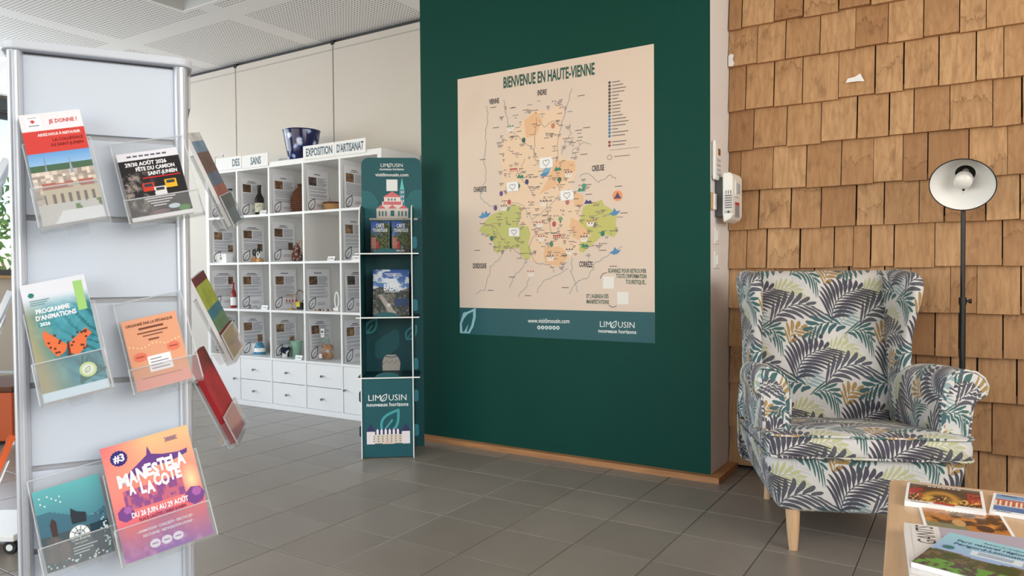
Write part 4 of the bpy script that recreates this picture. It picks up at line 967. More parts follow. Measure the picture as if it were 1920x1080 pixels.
# legend
for k in range(19):
    px = 1143; py = 155+(268-155)*k/18+ (5 if k > 16 else 0); x, y = L(px, py); c = (74, 124, 170) if 10 <= k <= 16 else ((150, 66, 62) if k > 16 else (88, 80, 78))
    P.disc(x, y, .0075, c, 5, 10); P.rect(x+.014, y-.002, x+.014+rw.uniform(.03, .095), y+.0024, (112, 104, 102), 5)
x, y = L(1143, 282); P.rect(x, y, x+.16, y+.002, (130, 120, 116), 5); x, y = L(1143, 295); P.ring(x, y, .013, .002, (80, 76, 76), 5); P.rect(x+.025, y, x+.11, y+.003, (80, 76, 76), 5)
hexes(P, .02, 1.14, .17, 1.40, lambda x, y: abs((x-.09)*.8-(y-1.27)*.35) < .075*math.sin(max(0, min(1, (y-1.14)/.26))*math.pi), (226, 208, 190), .011)
for s_, a, c in (('SCANNEZ POUR RETROUVER', (1140, 511), (1212, 512)), ("TOUTE L'INFORMATION", (1155, 521), (1212, 522)), ('TOURISTIQUE...', (1173, 532), (1212, 533)), ("ET L'AGENDA DES", (1100, 559), (1141, 559)), ('MANIFESTATIONS', (1100, 569), (1142, 570))): ptext(s_, a, c, .0205, (30, 82, 64), .02)
for cx_, cy_ in ((1141, 530), (1168, 559)): x, y = L(cx_, cy_); P.rect(x-.031, y-.031, x+.031, y+.031, (236, 232, 226), 5)
P.line([L(1138, 511), L(1131, 513), L(1127, 518), L(1126, 522)], .003, (40, 60, 56), 5); P.line([L(1142, 572), L(1147, 576), L(1153, 575), L(1156, 573)], .003, (40, 60, 56), 5)
# band
x, y = L(863, 627); P.polyg([(0, .006), (0, .06)]+[(0+.014*i/6+.012*i/6, .06+.085*i/8) for i in range(1, 7)]+[(.052, .128), (.112, .152), (.112, .10), (.095, .045), (.068, .006)], (150, 198, 206), 2)
P.polyg([(.018, .014), (.014, .06), (.03, .09), (.055, .115), (.094, .132), (.094, .10), (.08, .05), (.058, .014)], (0, 84, 92), 3); P.polyg([(.024, .006), (.044, .006), (.062, .06)], (150, 198, 206), 4)
WH = (232, 238, 238)
ptext('www.visitlimousin.com', (990, 605), (1068, 606), .0235, WH, .012)
for k in range(6): x, y = L(1010.5+7.1*k, 614+.1*k); P.disc(x, y, .0105, (214, 226, 228), 4, 14); P.rect(x-.003, y-.005, x+.003, y+.005, (30, 96, 100), 5)
x, y = L(1157, 614); logo(P, x, y, .030, WH)
P.build('print', (PX0, PY-.0002, PZ0), (1, 0, 0), (0, 0, 1), poster, step=.00012)
for k, (px, py, wd, lab) in enumerate(((1024, 305, .080, 'small white card with a heart pinned highest on the map'), (961, 350, .074, 'small white card with a heart at the left middle of the map'), (1063, 366, .076, 'small white card with a heart right of the map centre'), (964, 435, .068, 'small white card with a heart on the left olive area'))):
    p = at_y(px, py, PY-.004); h_ = wd*.68
    o = tag(MB().box(-wd/2, wd/2, 0, .0015, -h_/2, h_/2).build('heart_card', 'card_white'), lab, 'card', 'heart cards on the map'); o.location = (p.x, PY-.0042, p.z); o.rotation_euler = (0, R(rw.uniform(-4, 4)), 0)
    Q = Print(); s_ = h_*.030
    hp = [(16*math.sin(t)**3*s_*.75, (13*math.cos(t)-5*math.cos(2*t)-2*math.cos(3*t)-math.cos(4*t))*s_*.75) for t in [i*2*math.pi/22 for i in range(22)]]
    Q.line(hp, .0022, (120, 70, 74) if k else (90, 84, 84), 2, True); Q.ring(wd*.42, h_*.36, .004, .001, (90, 100, 150), 2, 8)
    Q.build('heart_print', (0, -.0002, 0), (1, 0, 0), (0, 0, 1), o)

# ================================================================ devices on the white return of the pier (face x = .785, y runs back)
WX = .785
def dev_box(name, mat, x0, x1, y0, y1, z0, z1, parent, bev=.006): return box(name, mat, (x0, x1, y0, y1, z0, z1), parent, bev)
ph = thing('intercom_phone', 'slim white keypad unit with a small brown screen on the white return', 'keypad', (WX, .165, 1.415))
dev_box('wall_plate', 'grey_plastic', .0005, .007, .0, .075, .02, .17, ph, .003); dev_box('body', 'white_plastic', .006, .022, -.008, .080, 0, .185, ph, .007)
dev_box('screen', 'brown_window', .0215, .0230, .034, .069, .118, .150, ph, .001)
for a in range(4):
    for c in range(3): dev_box('key', 'grey_plastic', .0215, .0232, .016+.020*c, .030+.020*c, .020+.022*a, .034+.022*a, ph, .001)
al = thing('alarm_unit', 'bulky white wall box with a rocker button and red label', 'wall box', (WX, .205, 1.215))
dev_box('mount', 'dark_grey', .0005, .045, .01, .09, .03, .215, al, .002)
body = MB(); pts = [(.045, .0), (.078, .015), (.088, .035), (.088, .215), (.078, .235), (.040, .235), (.040, .21), (.040, .04)]
body.poly([(x, -.004, z) for x, z in pts], (0, .17, 0)); bo = body.build('body', 'white_plastic', al); md = bo.modifiers.new('bevel', 'BEVEL'); md.width = .008; md.segments = 3; md.limit_method = 'ANGLE'
rb = dev_box('rocker_frame', 'white_plastic', .0875, .095, .025, .105, .120, .200, al, .004); dev_box('rocker', 'grey_plastic', .0945, .100, .043, .088, .138, .185, al, .003)
Q = Print(); Q.rect(.04, .028, .115, .085, (150, 150, 156), 2); Q.rect(.04, .085, .115, .098, (196, 44, 54), 2); Q.build('warning_label', (.0881, 0, 0), (0, 1, 0), (0, 0, 1), al)
Q = Print(); Q.rect(.050, .06, .088, .135, (206, 206, 206), 2)
for k in range(6): Q.rect(.053, .068+.011*k, .085, .072+.011*k, (70, 70, 76), 3)
for k in range(3): Q.rect(.056+.011*k, .135, .060+.011*k, .15, (90, 90, 96), 3)
Q.rect(.050, .042, .088, .057, (190, 190, 190), 2); Q.disc(.069, .049, .006, (60, 60, 60), 3, 6); Q.build('data_label', (0, -.0042, 0), (1, 0, 0), (0, 0, 1), al)
kb = thing('key_reader', 'small beige and white key reader left of the alarm wall box', 'key reader', (WX, .158, 1.275))
dev_box('body', 'white_plastic', .0005, .018, 0, .03, 0, .075, kb, .003); dev_box('strip', 'pine', .0005, .010, -.010, .004, .0, .080, kb, .002)
for k in range(4): dev_box('button', 'grey_plastic', .0175, .020, .005, .025, .018+.013*k, .027+.013*k, kb, .001)
for k, z in enumerate((1.115, 1.000)):
    s_ = thing('light_switch', ('upper white rocker switch under the wall box on the return', 'lower white rocker switch on the return')[k], 'light switch', (WX, .195, z))
    dev_box('plate', 'white_plastic', .0005, .008, 0, .078, 0, .080, s_, .003); dev_box('rocker', 'white_lam', .0075, .013, .020, .058, .016, .064, s_, .002)

# ================================================================ floor lamp
lamp = thing('floor_lamp', 'black floor lamp with a tilted white-lined cone shade behind the armchair', 'lamp', (1.79, .27, 0))
lathe('base', 'black_metal', [(.13, 0), (.13, .012), (.11, .020), (.02, .026)], lamp, seg=36)
mb = MB(); mb.tube([(0, 0, .02), (0, 0, .86)], .0115, 14); mb.build('lower_pole', 'black_metal', lamp, True, 40)
mb = MB(); mb.tube([(0, 0, .85), (0, 0, 1.30)], .0088, 14); mb.build('upper_pole', 'black_metal', lamp, True, 40)
mb = MB(); mb.tube([(0, 0, .842), (0, 0, .872)], .0145, 14); col_ = mb.build('collar', 'black_metal', lamp, True, 40)
mb = MB(); mb.tube([(.01, 0, .857), (.020, 0, .857), (.021, 0, .857), (.032, 0, .857)], [.004, .004, .009, .009], 10); mb.build('knob', 'black_plastic', col_)
ax = Vector((-.10, -.82, -.56)).normalized()
cS = at_y(1804, 347, .17) - Vector((1.79, .27, 0))
Mx = Matrix.Translation(cS) @ ax.to_track_quat('Z', 'X').to_matrix().to_4x4()
def lam(name, mat, prof, seg=40): 
    mb = MB(); mb.lathe(prof, seg, caps=False); mb.xf(Mx); return mb.build(name, mat, lamp, True, 35)
shd = lam('lamp_shade', 'black_metal', [(.1165, .001), (.114, -.002), (.085, -.045), (.060, -.080), (.046, -.098), (.040, -.135), (.034, -.142), (.0, -.143)])
def sub(name, mat, prof, seg=40):
    mb = MB(); mb.lathe(prof, seg, caps=(name == 'bulb')); mb.xf(Mx); return mb.build(name, mat, shd, True, 35)
sub('shade_lining', 'enamel', [(.1135, 0.), (.112, -.003), (.083, -.0455), (.058, -.080), (.040, -.096), (.036, -.098)]); 
mb = MB(); mb.tube([Mx @ Vector((.115*math.cos(a*math.pi/24), .115*math.sin(a*math.pi/24), 0)) for a in range(48)], .0022, 6, True); mb.build('rim', 'black_metal', shd, True)
sub('socket', 'black_plastic', [(.036, -.098), (.034, -.110), (.020, -.115), (.0, -.115)])
sub('bulb', 'bulb_glass', [(.014, -.112), (.016, -.088), (.028, -.068), (.0345, -.046), (.032, -.026), (.021, -.014), (.013, -.0112), (.007, -.0106)], 24)
hub = Mx @ Vector((0, 0, -.13)); mb = MB(); mb.tube([(0, 0, 1.295), (hub.x*.5, hub.y*.6, max(hub.z, 1.30)), hub], .007, 10); mb.build('arm', 'black_metal', lamp, True)

# ================================================================ wing armchair
CH = thing('wing_armchair', 'wing armchair in white linen printed with palm leaves, on pale wooden legs', 'armchair', (1.353, -.097, 0), R(23))
FB = 'palm_linen'
loft('seat_base', [rrect(hx, y0, y1, .05, z) for hx, y0, y1, z in ((.270, -.400, .25, .138), (.283, -.412, .26, .142), (.300, -.425, .27, .20), (.318, -.435, .28, .27), (.330, -.442, .28, .335), (.330, -.442, .28, .348))], FB, CH)
cu = [(.305, -.445, .20, .346), (.324, -.462, .22, .348), (.332, -.470, .22, .356), (.334, -.472, .22, .385), (.332, -.470, .22, .416), (.325, -.463, .215, .424), (.300, -.440, .20, .430), (.22, -.36, .15, .440), (.10, -.22, .05, .446)]
cush = loft('seat_cushion', [rrect(hx, y0, y1, min(.045, hx*.4), z) for hx, y0, y1, z in cu], FB, CH)
for v_ in cush.data.vertices: v_.co.z -= .13*max(0, v_.co.y+.40)*(1 if v_.co.z > .40 else .3)
cush.data.update()
me = cush.data; uvl = me.uv_layers[0].data
for p_ in me.polygons:                                    # the top of the cushion is cut as one flat piece
    if p_.normal.z > .75:
        for li in p_.loop_indices: co = me.vertices[me.loops[li].vertex_index].co; uvl[li].uv = (co.x+.03, co.y*1.0+.36)
    elif p_.normal.y < -.5:
        for li in p_.loop_indices: co = me.vertices[me.loops[li].vertex_index].co; uvl[li].uv = (co.x+.03, co.z-.50)
for z in (.349, .422):
    rr_ = [(x, y, q-.13*max(0, y+.40)*(1 if z > .40 else .3)) for x, y, q in rrect(.333, -.471, .22, .045, z)]; mb = MB(); mb.tube(rr_, .0045, 6, True); o = mb.build('piping', FB, cush, True)
    u_ = o.data.uv_layers.new(name='UVMap')
    for lp in o.data.loops: co = o.data.vertices[lp.vertex_index].co; u_.data[lp.index].uv = (co.x+.03, co.z-.50+co.y)
# backrest: slices from the seat up, leaning back, softly crowned, dented round the buttons
BT = [(-.20+.10*k, .705) for k in range(5)]
def back_y(z): return .125+.155*(z-.40)/.58
rings = []
NB = 44
for j in range(NB+1):
    z = .33+(.985-.33)*j/NB; t = max(0, (z-.93)/.055); hw = .262+.025*(z-.40)/.58
    th = .13*(1-.0*t); cut = (1-math.sqrt(max(0, 1-min(1, t)**2))); fy = back_y(z)+.055*cut; by = back_y(z)+th-.045*cut
    rg = []
    nx = 36
    for i in range(nx+1):
        s_ = -1+2*i/nx; x = s_*hw; bul = -.030*(1-abs(s_)**3)*(1-.3*cut); y = fy+bul+.02*max(0, abs(s_)-.9)*10*.6
        for bx, bz in BT: y += .016*math.exp(-((x-bx)**2+(z-bz)**2)/(.018**2))
        rg.append((x, y, z))
    for i in range(9): rg.append((hw*(1-2*(i+.5)/9), by, z))
    rings.append(rg)
bk = loft('backrest', rings, FB, CH, sub=0)
uvl = bk.data.uv_layers[0].data
def front_uv(o, du, dv, dz=1.04):
    uvl = o.data.uv_layers[0].data
    for lp in o.data.loops: co = o.data.vertices[lp.vertex_index].co; uvl[lp.index].uv = (co.x+du, co.z*dz+dv)
# align the print: navy frond stem base seen at pixel (1545, 599) belongs at pattern point (832, 490)
def chair_local(px, py, yl):
    Mi = (Matrix.Translation((1.353, -.097, 0)) @ Matrix.Rotation(R(23), 4, 'Z')).inverted()
    o = Mi @ CAM; d = Mi.to_3x3() @ ray(px, py); return o+d*((yl-o.y)/d.y)
q = chair_local(1545, 598, .17); DU, DVv = 832/2117-q.x, -490/2130-q.z*1.04
front_uv(bk, DU, DVv)
for bx, bz in BT:
    mb = MB(); mb.lathe([(.0, .006), (.007, .005), (.0115, .001), (.0115, -.003)], 14, caps=False); mb.xf(Matrix.Translation((bx, back_y(bz)-.030*(1-abs(bx/.275)**3)+.013, bz)) @ Matrix.Rotation(R(90), 4, 'X'))
    o = mb.build('button', FB, bk, True); u_ = o.data.uv_layers.new(name='UVMap')
    for lp in o.data.loops: co = o.data.vertices[lp.vertex_index].co; u_.data[lp.index].uv = (co.x+DU, co.z+DVv)
def wing(sgn):
    rings = []; n = 30
    zs = [.40+(.99-.40)*j/26 for j in range(27)]
    def fy(z): return float(np.interp(z, [.40, .60, .68, .76, .85, .92, .96, .98, .99], [.02, .02, .015, -.01, -.05, -.065, -.045, 0., .05]))
    def xo(z): return float(np.interp(z, [.40, .60, .70, .80, .90, .955, .98, .99], [.315, .312, .308, .312, .326, .328, .320, .305]))
    def xi(z): return float(np.interp(z, [.40, .7, .9, .97, .99], [.252, .262, .270, .276, .290]))
    for z in zs:
        a, b_, f_, k_ = xi(z), xo(z), fy(z), back_y(z)+.13-max(0, z-.96)*1.2
        cx, cy, hx, hy = (a+b_)/2, (f_+k_)/2, (b_-a)/2, (k_-f_)/2; rg = []
        for i in range(n):
            t = math.pi/2+2*math.pi*i/n; c, s_ = math.cos(t), math.sin(t); e = .45
            rg.append((sgn*(cx+hx*math.copysign(abs(c)**e, c)), cy+hy*math.copysign(abs(s_)**e, s_), z))
        rings.append(rg if sgn > 0 else rg[::-1])
    return loft('wing', rings, FB, CH)
w_r, w_l = wing(1), wing(-1)
def arm(sgn):
    prof = [(.250, .33), (.245, .44), (.243, .52), (.246, .575), (.258, .612), (.285, .636), (.322, .646), (.362, .640), (.395, .620), (.410, .592), (.404, .566), (.384, .552), (.362, .545), (.350, .52), (.342, .46), (.334, .40), (.328, .33)]
    rings = []
    for y, k, drop in ((-.398, .55, .012), (-.402, .9, .004), (-.392, 1, 0), (-.34, 1, 0), (-.25, 1, .002), (-.12, .95, .010), (0., .80, .022), (.08, .55, .045), (.16, .3, .08)):
        rg = []
        for x, z in prof:
            xm = .33+(x-.33)*(.80 if sgn > 0 else .42); xx = x if x < .33 else .33+(xm-.33)*(k if y > -.35 else 1); zz = z-drop*max(0, (z-.44)/.2)
            if y < -.39: xx = .30+(xx-.30)*(1-.08*(1-k)); zz = .5+(zz-.5)*(1-.05*(1-k))
            rg.append((sgn*xx, y, zz))
        rings.append(rg if sgn > 0 else rg[::-1])
    o = loft('arm', rings, FB, CH)
    # welt along the front edge of the arm
    mb = MB(); mb.tube([(sgn*(x if x < .33 else .33+(x-.33)*(.80 if sgn > 0 else .42)), -.399, z) for x, z in prof[1:-1]], .004, 6); w_ = mb.build('piping', FB, o, True); u_ = w_.data.uv_layers.new(name='UVMap')
    for lp in w_.data.loops: co = w_.data.vertices[lp.vertex_index].co; u_.data[lp.index].uv = (co.x, co.z+.1)
    return o
arm(1); arm(-1)
ob = loft('outside_back', [rrect(.335-.0*k, .20, back_y(z)+.155, .05, z) for k, z in enumerate((.15, .20, .40, .60))], FB, CH)
for x, y, dx, dy in ((-.232, -.380, -.0, -.012), (.232, -.380, .0, -.012), (-.205, .17, -.01, .03), (.205, .17, .01, .03)):
    mb = MB(); mb.tube([(x, y, .155), (x+dx*.5, y+dy*.5, .07), (x+dx, y+dy, .0)], [.0255, .021, .0145], 18); mb.build('leg', 'birch', CH, True, 40)
# ================================================================ coffee table and what lies on it
TZ = .45; ct = R(4)
tab0 = Vector((1.646, -1.140, 0))
TB = thing('coffee_table', 'low pale wooden coffee table with rounded corners', 'table', tab0, ct)
def rr2(x0, x1, y0, y1, r, z, seg=6):
    out = []
    for cx, cy, a0 in ((x1-r, y1-r, 0), (x0+r, y1-r, 90), (x0+r, y0+r, 180), (x1-r, y0+r, 270)):
        for k in range(seg+1): a = R(a0+90*k/seg); out.append((cx+r*math.cos(a), cy+r*math.sin(a), z))
    return out
mb = MB(); mb.poly(rr2(0, 1.05, -.78, 0, .028, TZ-.032), (0, 0, .032)); o = mb.build('table_top', 'tabletop', TB); md = o.modifiers.new('bevel', 'BEVEL'); md.width = .003; md.segments = 2; md.limit_method = 'ANGLE'
for x in (.10, .95):
    for y in (-.70, -.08):
        mb = MB(); mb.tube([(x, y, TZ-.03), (x, y, 0)], [.022, .016], 16); mb.build('leg', 'birch', TB, True, 40)
def flat(name, label, cat, TL, TR, BL, z, th, P_fn, edge='card_white', ext=None, gloss=True):
    """a thing lying on a surface: corners are picked on the plane of its upper face"""
    a, c, d = (at_z(*q, z+th) for q in (TL, TR, BL)); ex = (c-a); w_ = ex.length; ex.normalize(); ey = Vector((0, 0, 1)).cross(ex)
    h_ = (a-d).dot(ey); 
    if ext: w_, h_ = ext
    Mw = Matrix(((ex.x, ey.x, 0, a.x-ey.x*h_), (ex.y, ey.y, 0, a.y-ey.y*h_), (0, 0, 1, z+.0006), (0, 0, 0, 1)))
    o = MB().box(0, w_, 0, h_, 0, th-.0006).build(name, edge); o.matrix_world = Mw; tag(o, label, cat)
    P_fn(w_, h_).build('cover_print', (0, 0, th-.0004), (1, 0, 0), (0, 1, 0), o, 'print_gloss' if gloss else 'print'); return o
def postcard1(w_, h_):
    P = Print(); m_ = .006
    def f(U, V):
        c = mixc(fbm(U*9, V*5, 3), (36, 24, 20), (104, 66, 40)); gl = step_(.20, .0, np.abs(np.hypot((U-.45)*1.6, V-.25)-.33)); c = mixc(gl*.9, c, (224, 168, 60))
        rd = ((U < .2)+(U > .82))*(V > .15)*(V < .75)*(vnoise(U*30, V*12, 5) > .35); c = mixc(rd*1., c, (176, 40, 34)); c = mixc(step_(.62, .75, vnoise(U*40, V*22, 8))*(V < .4), c, (236, 190, 90)); return mixc(step_(.82, .95, V), c, (120, 106, 90))
    P.mosaic(m_, m_*3, w_-m_, h_-m_, f, 60, 36, 1); [P.rect(w_*.28+w_*.45*k/7, h_-.023, w_*.28+w_*.45*(k+.75)/7, h_-.023+.009, (226, 214, 196), 3) for k in range(7)]
    P.rect(m_*2, .006, w_*.3, .010, (150, 60, 50), 2); P.polyg([(w_*.36, .010), (w_*.62, .006), (w_*.64, .018), (w_*.38, .024)], (196, 50, 44), 3); return P
def postcard2(w_, h_):
    P = Print(); m_ = .006
    def f(U, V):
        n_ = fbm(U*6, V*5, 17); c = mixc(n_, (150, 84, 30), (232, 160, 72)); dk = step_(.5, .62, fbm(U*4+3, V*5, 9)); c = mixc(dk*(V > .25), c, (74, 44, 22)); c = mixc(step_(.42, .30, V)*(U < .5)*1., c, (126, 130, 98))
        b_ = np.hypot((U-.72)*1.6, (V-.28)*1.2) < .17; c = mixc(b_*1., c, (60, 36, 24)); r_ = np.hypot((U-.42)*1.8, (V-.42)) < .15; return mixc(r_*1., c, (206, 160, 104))
    P.mosaic(m_, m_*2.5, w_-m_, h_-m_, f, 60, 40, 1); [P.rect(w_*.32+w_*.34*k/7, h_-.021, w_*.32+w_*.34*(k+.75)/7, h_-.021+.008, (236, 222, 200), 3) for k in range(7)]
    P.polyg([(w_*.34, .012), (w_*.58, .006), (w_*.6, .017), (w_*.36, .026)], (206, 76, 40), 3); return P
def postcard3(w_, h_):
    P = Print(); m_ = .006
    def f(U, V):
        c = mixc(step_(.4, 1, V), (206, 224, 236), (92, 150, 208)); h = (V < .7)*(V > .3); c = mixc(h*1., c, (196, 96, 76)); c = mixc(h*((U*9 % 1) < .45)*(V < .6)*1., c, (240, 226, 206)); c = mixc((V < .28)*1., c, (66, 120, 180)); return c
    P.mosaic(m_, m_*3, w_-m_, h_-m_, f, 40, 26, 1); P.rect(.016, h_-.020, .046, h_-.013, (90, 96, 110), 3); P.rect(m_*2, .008, w_*.4, .012, (60, 90, 140), 2); return P
flat('postcard_stack', 'thick stack of postcards with a dark festive food picture at the table corner', 'postcards', (1701.5, 903.8), (1842, 921), (1694, 939), TZ, .012, postcard1)
flat('postcard', 'postcard with an orange autumn scene lying before the thick stack', 'postcard', (1722, 948.6), (1878.7, 966), (1733, 995), TZ, .003, postcard2)
flat('postcard_stack', 'stack of postcards with a red and white quay at the right edge', 'postcards', (1863.4, 924), (1960, 938), (1874, 961), TZ, .008, postcard3)
def gants(w_, h_):
    P = Print(); P.rect(0, 0, w_, h_, (178, 172, 190), 1); P.rect(0, 0, w_*.27, h_, (226, 224, 222), 2)
    P.text('GANTS', w_*.225, h_-.112, .032, (34, 34, 40), wd=.104, rot=R(90), bold=.0); [P.rect(w_*.14+.011*k, .05, w_*.14+.011*k+.003, .11, (170, 168, 168), 3) for k in range(2)]; P.rect(w_*.045, .02, w_*.05, h_-.02, (206, 206, 206), 3); return P
bk_ = flat('art_book', 'large pale book titled GANTS lying on the coffee table', 'book', (1695, 980), (1742, 986), (1653, 1079), TZ, .022, gants, ext=(.225, .285))
def parc(w_, h_):
    P = Print()
    def f(U, V):
        c = mixc(step_(.45, .9, V), (150, 178, 220), (150, 206, 222)); n_ = fbm(U*10, V*8, 6); fl = V < .46+.03*np.sin(U*8); c = mixc(fl*1., c, (44, 70, 34)); c = mixc(fl*step_(.4, .6, n_), c, (104, 90, 70))
        gr = V < .24; c = mixc(gr*1., c, (92, 150, 60)); sh_ = gr*step_(.52, .6, fbm(U*9+2, V*14, 12)); c = mixc(sh_, c, (70, 60, 62)); return c
    P.mosaic(0, 0, w_, h_, f, 46, 50, 1)
    P.text('Balades et randonnées', w_*.42, h_-.022, .0065, (40, 90, 120), wd=w_*.5); P.text('Parc naturel régional', w_*.16, h_-.042, .012, (14, 86, 110), wd=w_*.78, bold=.02); P.text('Périgord-Limousin', w_*.16, h_-.062, .012, (14, 86, 110), wd=w_*.72, bold=.02)
    P.disc(w_*.15, h_-.085, .010, (20, 110, 120), 3); P.polyg([(w_*.40, h_-.098), (w_*.92, h_-.098), (w_*.90, h_-.068), (w_*.38, h_-.072)], (214, 228, 238), 2)
    for k in range(3): P.rect(w_*.46, h_-.078-.006*k, w_*.82, h_-.0755-.006*k, (90, 120, 150), 3)
    P.polyg([(w_*.93, h_-.095), (w_, h_-.095), (w_, h_-.06), (w_*.95, h_-.06)], (236, 140, 40), 3); return P
flat('park_guide', 'blue and green nature park guide lying on the pale book', 'brochure', (1781, 998.5), (1905, 1027), (1716, 1068), TZ+.0225, .010, parc, ext=(.150, .205))

# ================================================================ rotating brochure stand in the foreground
SO = Vector((.381, -2.608, 0)); SA = R(58.41); SW = .268; STOP = 1.392
su = Vector((math.cos(SA), math.sin(SA), 0)); sn = Vector((math.sin(SA), -math.cos(SA), 0)); ZV = Vector((0, 0, 1))
ST_ = thing('brochure_stand', 'square white brochure tower with aluminium corner poles in the foreground', 'brochure stand', SO, SA)
for x in (0, SW):
    for y in (0, SW):
        mb = MB(); prof = []
        for k in range(20): a = 2*math.pi*k/20; prof.append((x+.0125*math.cos(a), y+.0125*math.sin(a), .10))
        mb.poly(prof, (0, 0, STOP-.10)); o = mb.build('corner_pole', 'aluminium', ST_, True, 40)
        for sx in (-1, 1): box('channel', 'grey_plastic', (x+sx*.006-.0012, x+sx*.006+.0012, y-.0132, y-.0115, .10, STOP-.002), o) if y == 0 else None
gz = [1.247-.151*k for k in range(8)]
edges = [STOP-.001]+gz+[.12]
for f_ in range(4):
    Mf = Matrix.Translation((SW/2, SW/2, 0)) @ Matrix.Rotation(f_*math.pi/2, 4, 'Z')
    for zt, zb in zip(edges, edges[1:]):
        mb = MB().box(-SW/2+.012, SW/2-.012, -SW/2-.004, -SW/2+.004, zb+.005, zt-.005, .001); mb.xf(Mf); mb.build('slat_board', 'slat_white', ST_)
    mb = MB().box(-SW/2+.012, SW/2-.012, -SW/2+.005, -SW/2+.009, .12, STOP-.002); mb.xf(Mf); mb.build('groove_backing', 'grey_plastic', ST_)
mb = MB(); mb.poly(rr2(-.022, SW+.022, -.022, SW+.022, .028, STOP), (0, 0, .016)); o = mb.build('top_cap', 'cap_plastic', ST_); md = o.modifiers.new('bevel', 'BEVEL'); md.width = .003; md.segments = 2; md.limit_method = 'ANGLE'
box('end_lip', 'grey_plastic', (SW+.014, SW+.020, .05, SW-.02, STOP-.068, STOP+.001), ST_, .003)
lathe('base', 'grey_plastic', [(.24, 0), (.24, .02), (.10, .05), (.06, .12)], ST_, (SW/2, SW/2, 0), 40); box('floor_board', 'slat_white', (-.01, SW+.01, -.01, SW+.01, .098, .122), ST_)
FACES = {'front': (SO, su, sn), 'right': (SO+su*SW, -sn, su), 'left': (SO-sn*SW, sn, -su)}
def lmat(face, c, w_, h_, lean, rot=12):
    o, eu, en = FACES[face]
    if face == 'right': eu, en = eu*math.cos(R(17))+en*math.sin(R(17)), en*math.cos(R(17))-eu*math.sin(R(17))
    if face == 'left': eu, en = eu*math.cos(R(10))-en*math.sin(R(10)), en*math.cos(R(10))+eu*math.sin(R(10))
    ex = eu*math.cos(R(rot))+ZV*math.sin(R(rot)); e0 = -eu*math.sin(R(rot))+ZV*math.cos(R(rot)); ey = e0*math.cos(R(lean))-en*math.sin(R(lean)); nr = ex.cross(ey)
    og = c-ex*(w_/2)-ey*(h_/2)
    return Matrix(((ex.x, ey.x, nr.x, og.x), (ex.y, ey.y, nr.y, og.y), (ex.z, ey.z, nr.z, og.z), (0, 0, 0, 1)))
def leaflet(face, where, w_, h_, P, label, th=.008, off=.062, lean=21, hold='brochure_holder', pm_='print_gloss', hl=None, lip=.55, extra_w=0., body='card_white', cat='leaflet'):
    o, eu, en = FACES[face]
    c = at_plane(where[0], where[1], o+en*off, en) if face == 'front' else o+eu*where[0]+en*off+ZV*where[1]
    M = lmat(face, c, w_, h_, lean)
    t = MB().box(0, w_, 0, h_, -th, 0).build('leaflet', body); t.matrix_world = M; tag(t, label, cat)
    if P: P.build('cover_print', (0, 0, .0003), (1, 0, 0), (0, 1, 0), t, pm_)
    hw, hh = w_+.012+extra_w, max(h_*lip, .07); Hh = max(h_*.8, .13) if hl is None else hl
    hd = empty(hold); hd.matrix_world = M @ Matrix.Translation((-.006, -.004, 0)); tag(hd, 'clear holder carrying the '+label.split(' on ')[0].split(' in ')[0].split(' at ')[0].split(' with ')[0], 'holder', 'clear holders on the brochure stand')
    box('back_plate', 'acrylic', (0, hw, 0, Hh, -th-.006, -th-.004), hd); box('tray', 'acrylic', (0, hw, -.003, -.0005, -th-.006, .006), hd); box('front_plate', 'acrylic', (0, hw, -.0005, hh*.62, .004, .006), hd)
    for nm, hz, zz in (('back_rim', Hh, -th-.005), ('front_rim', hh*.62, .005)):
        mb = MB()
        for d in ((0, .0014, 0, hz), (hw-.0014, hw, 0, hz), (0, hw, hz-.0014, hz)): mb.box(d[0]-.0003, d[1]+.0003, d[2], d[3]+.0003, zz-.0013, zz+.0013)
        mb.build(nm, 'acrylic_edge', hd)
    for x in (0, hw-.002): box('side_wall', 'acrylic', (x, x+.002, 0, hh*.5, -th-.004, .004), hd)
    # bracket back to the groove
    mb = MB(); mb.poly([(hw*.35, 0, -th-.006), (hw*.35, .05, -th-.006), (hw*.35, .022, -th-.006-.03), (hw*.35, -.004, -th-.006-.026)], (hw*.3, 0, 0)); mb.build('bracket', 'acrylic', hd)
    return t
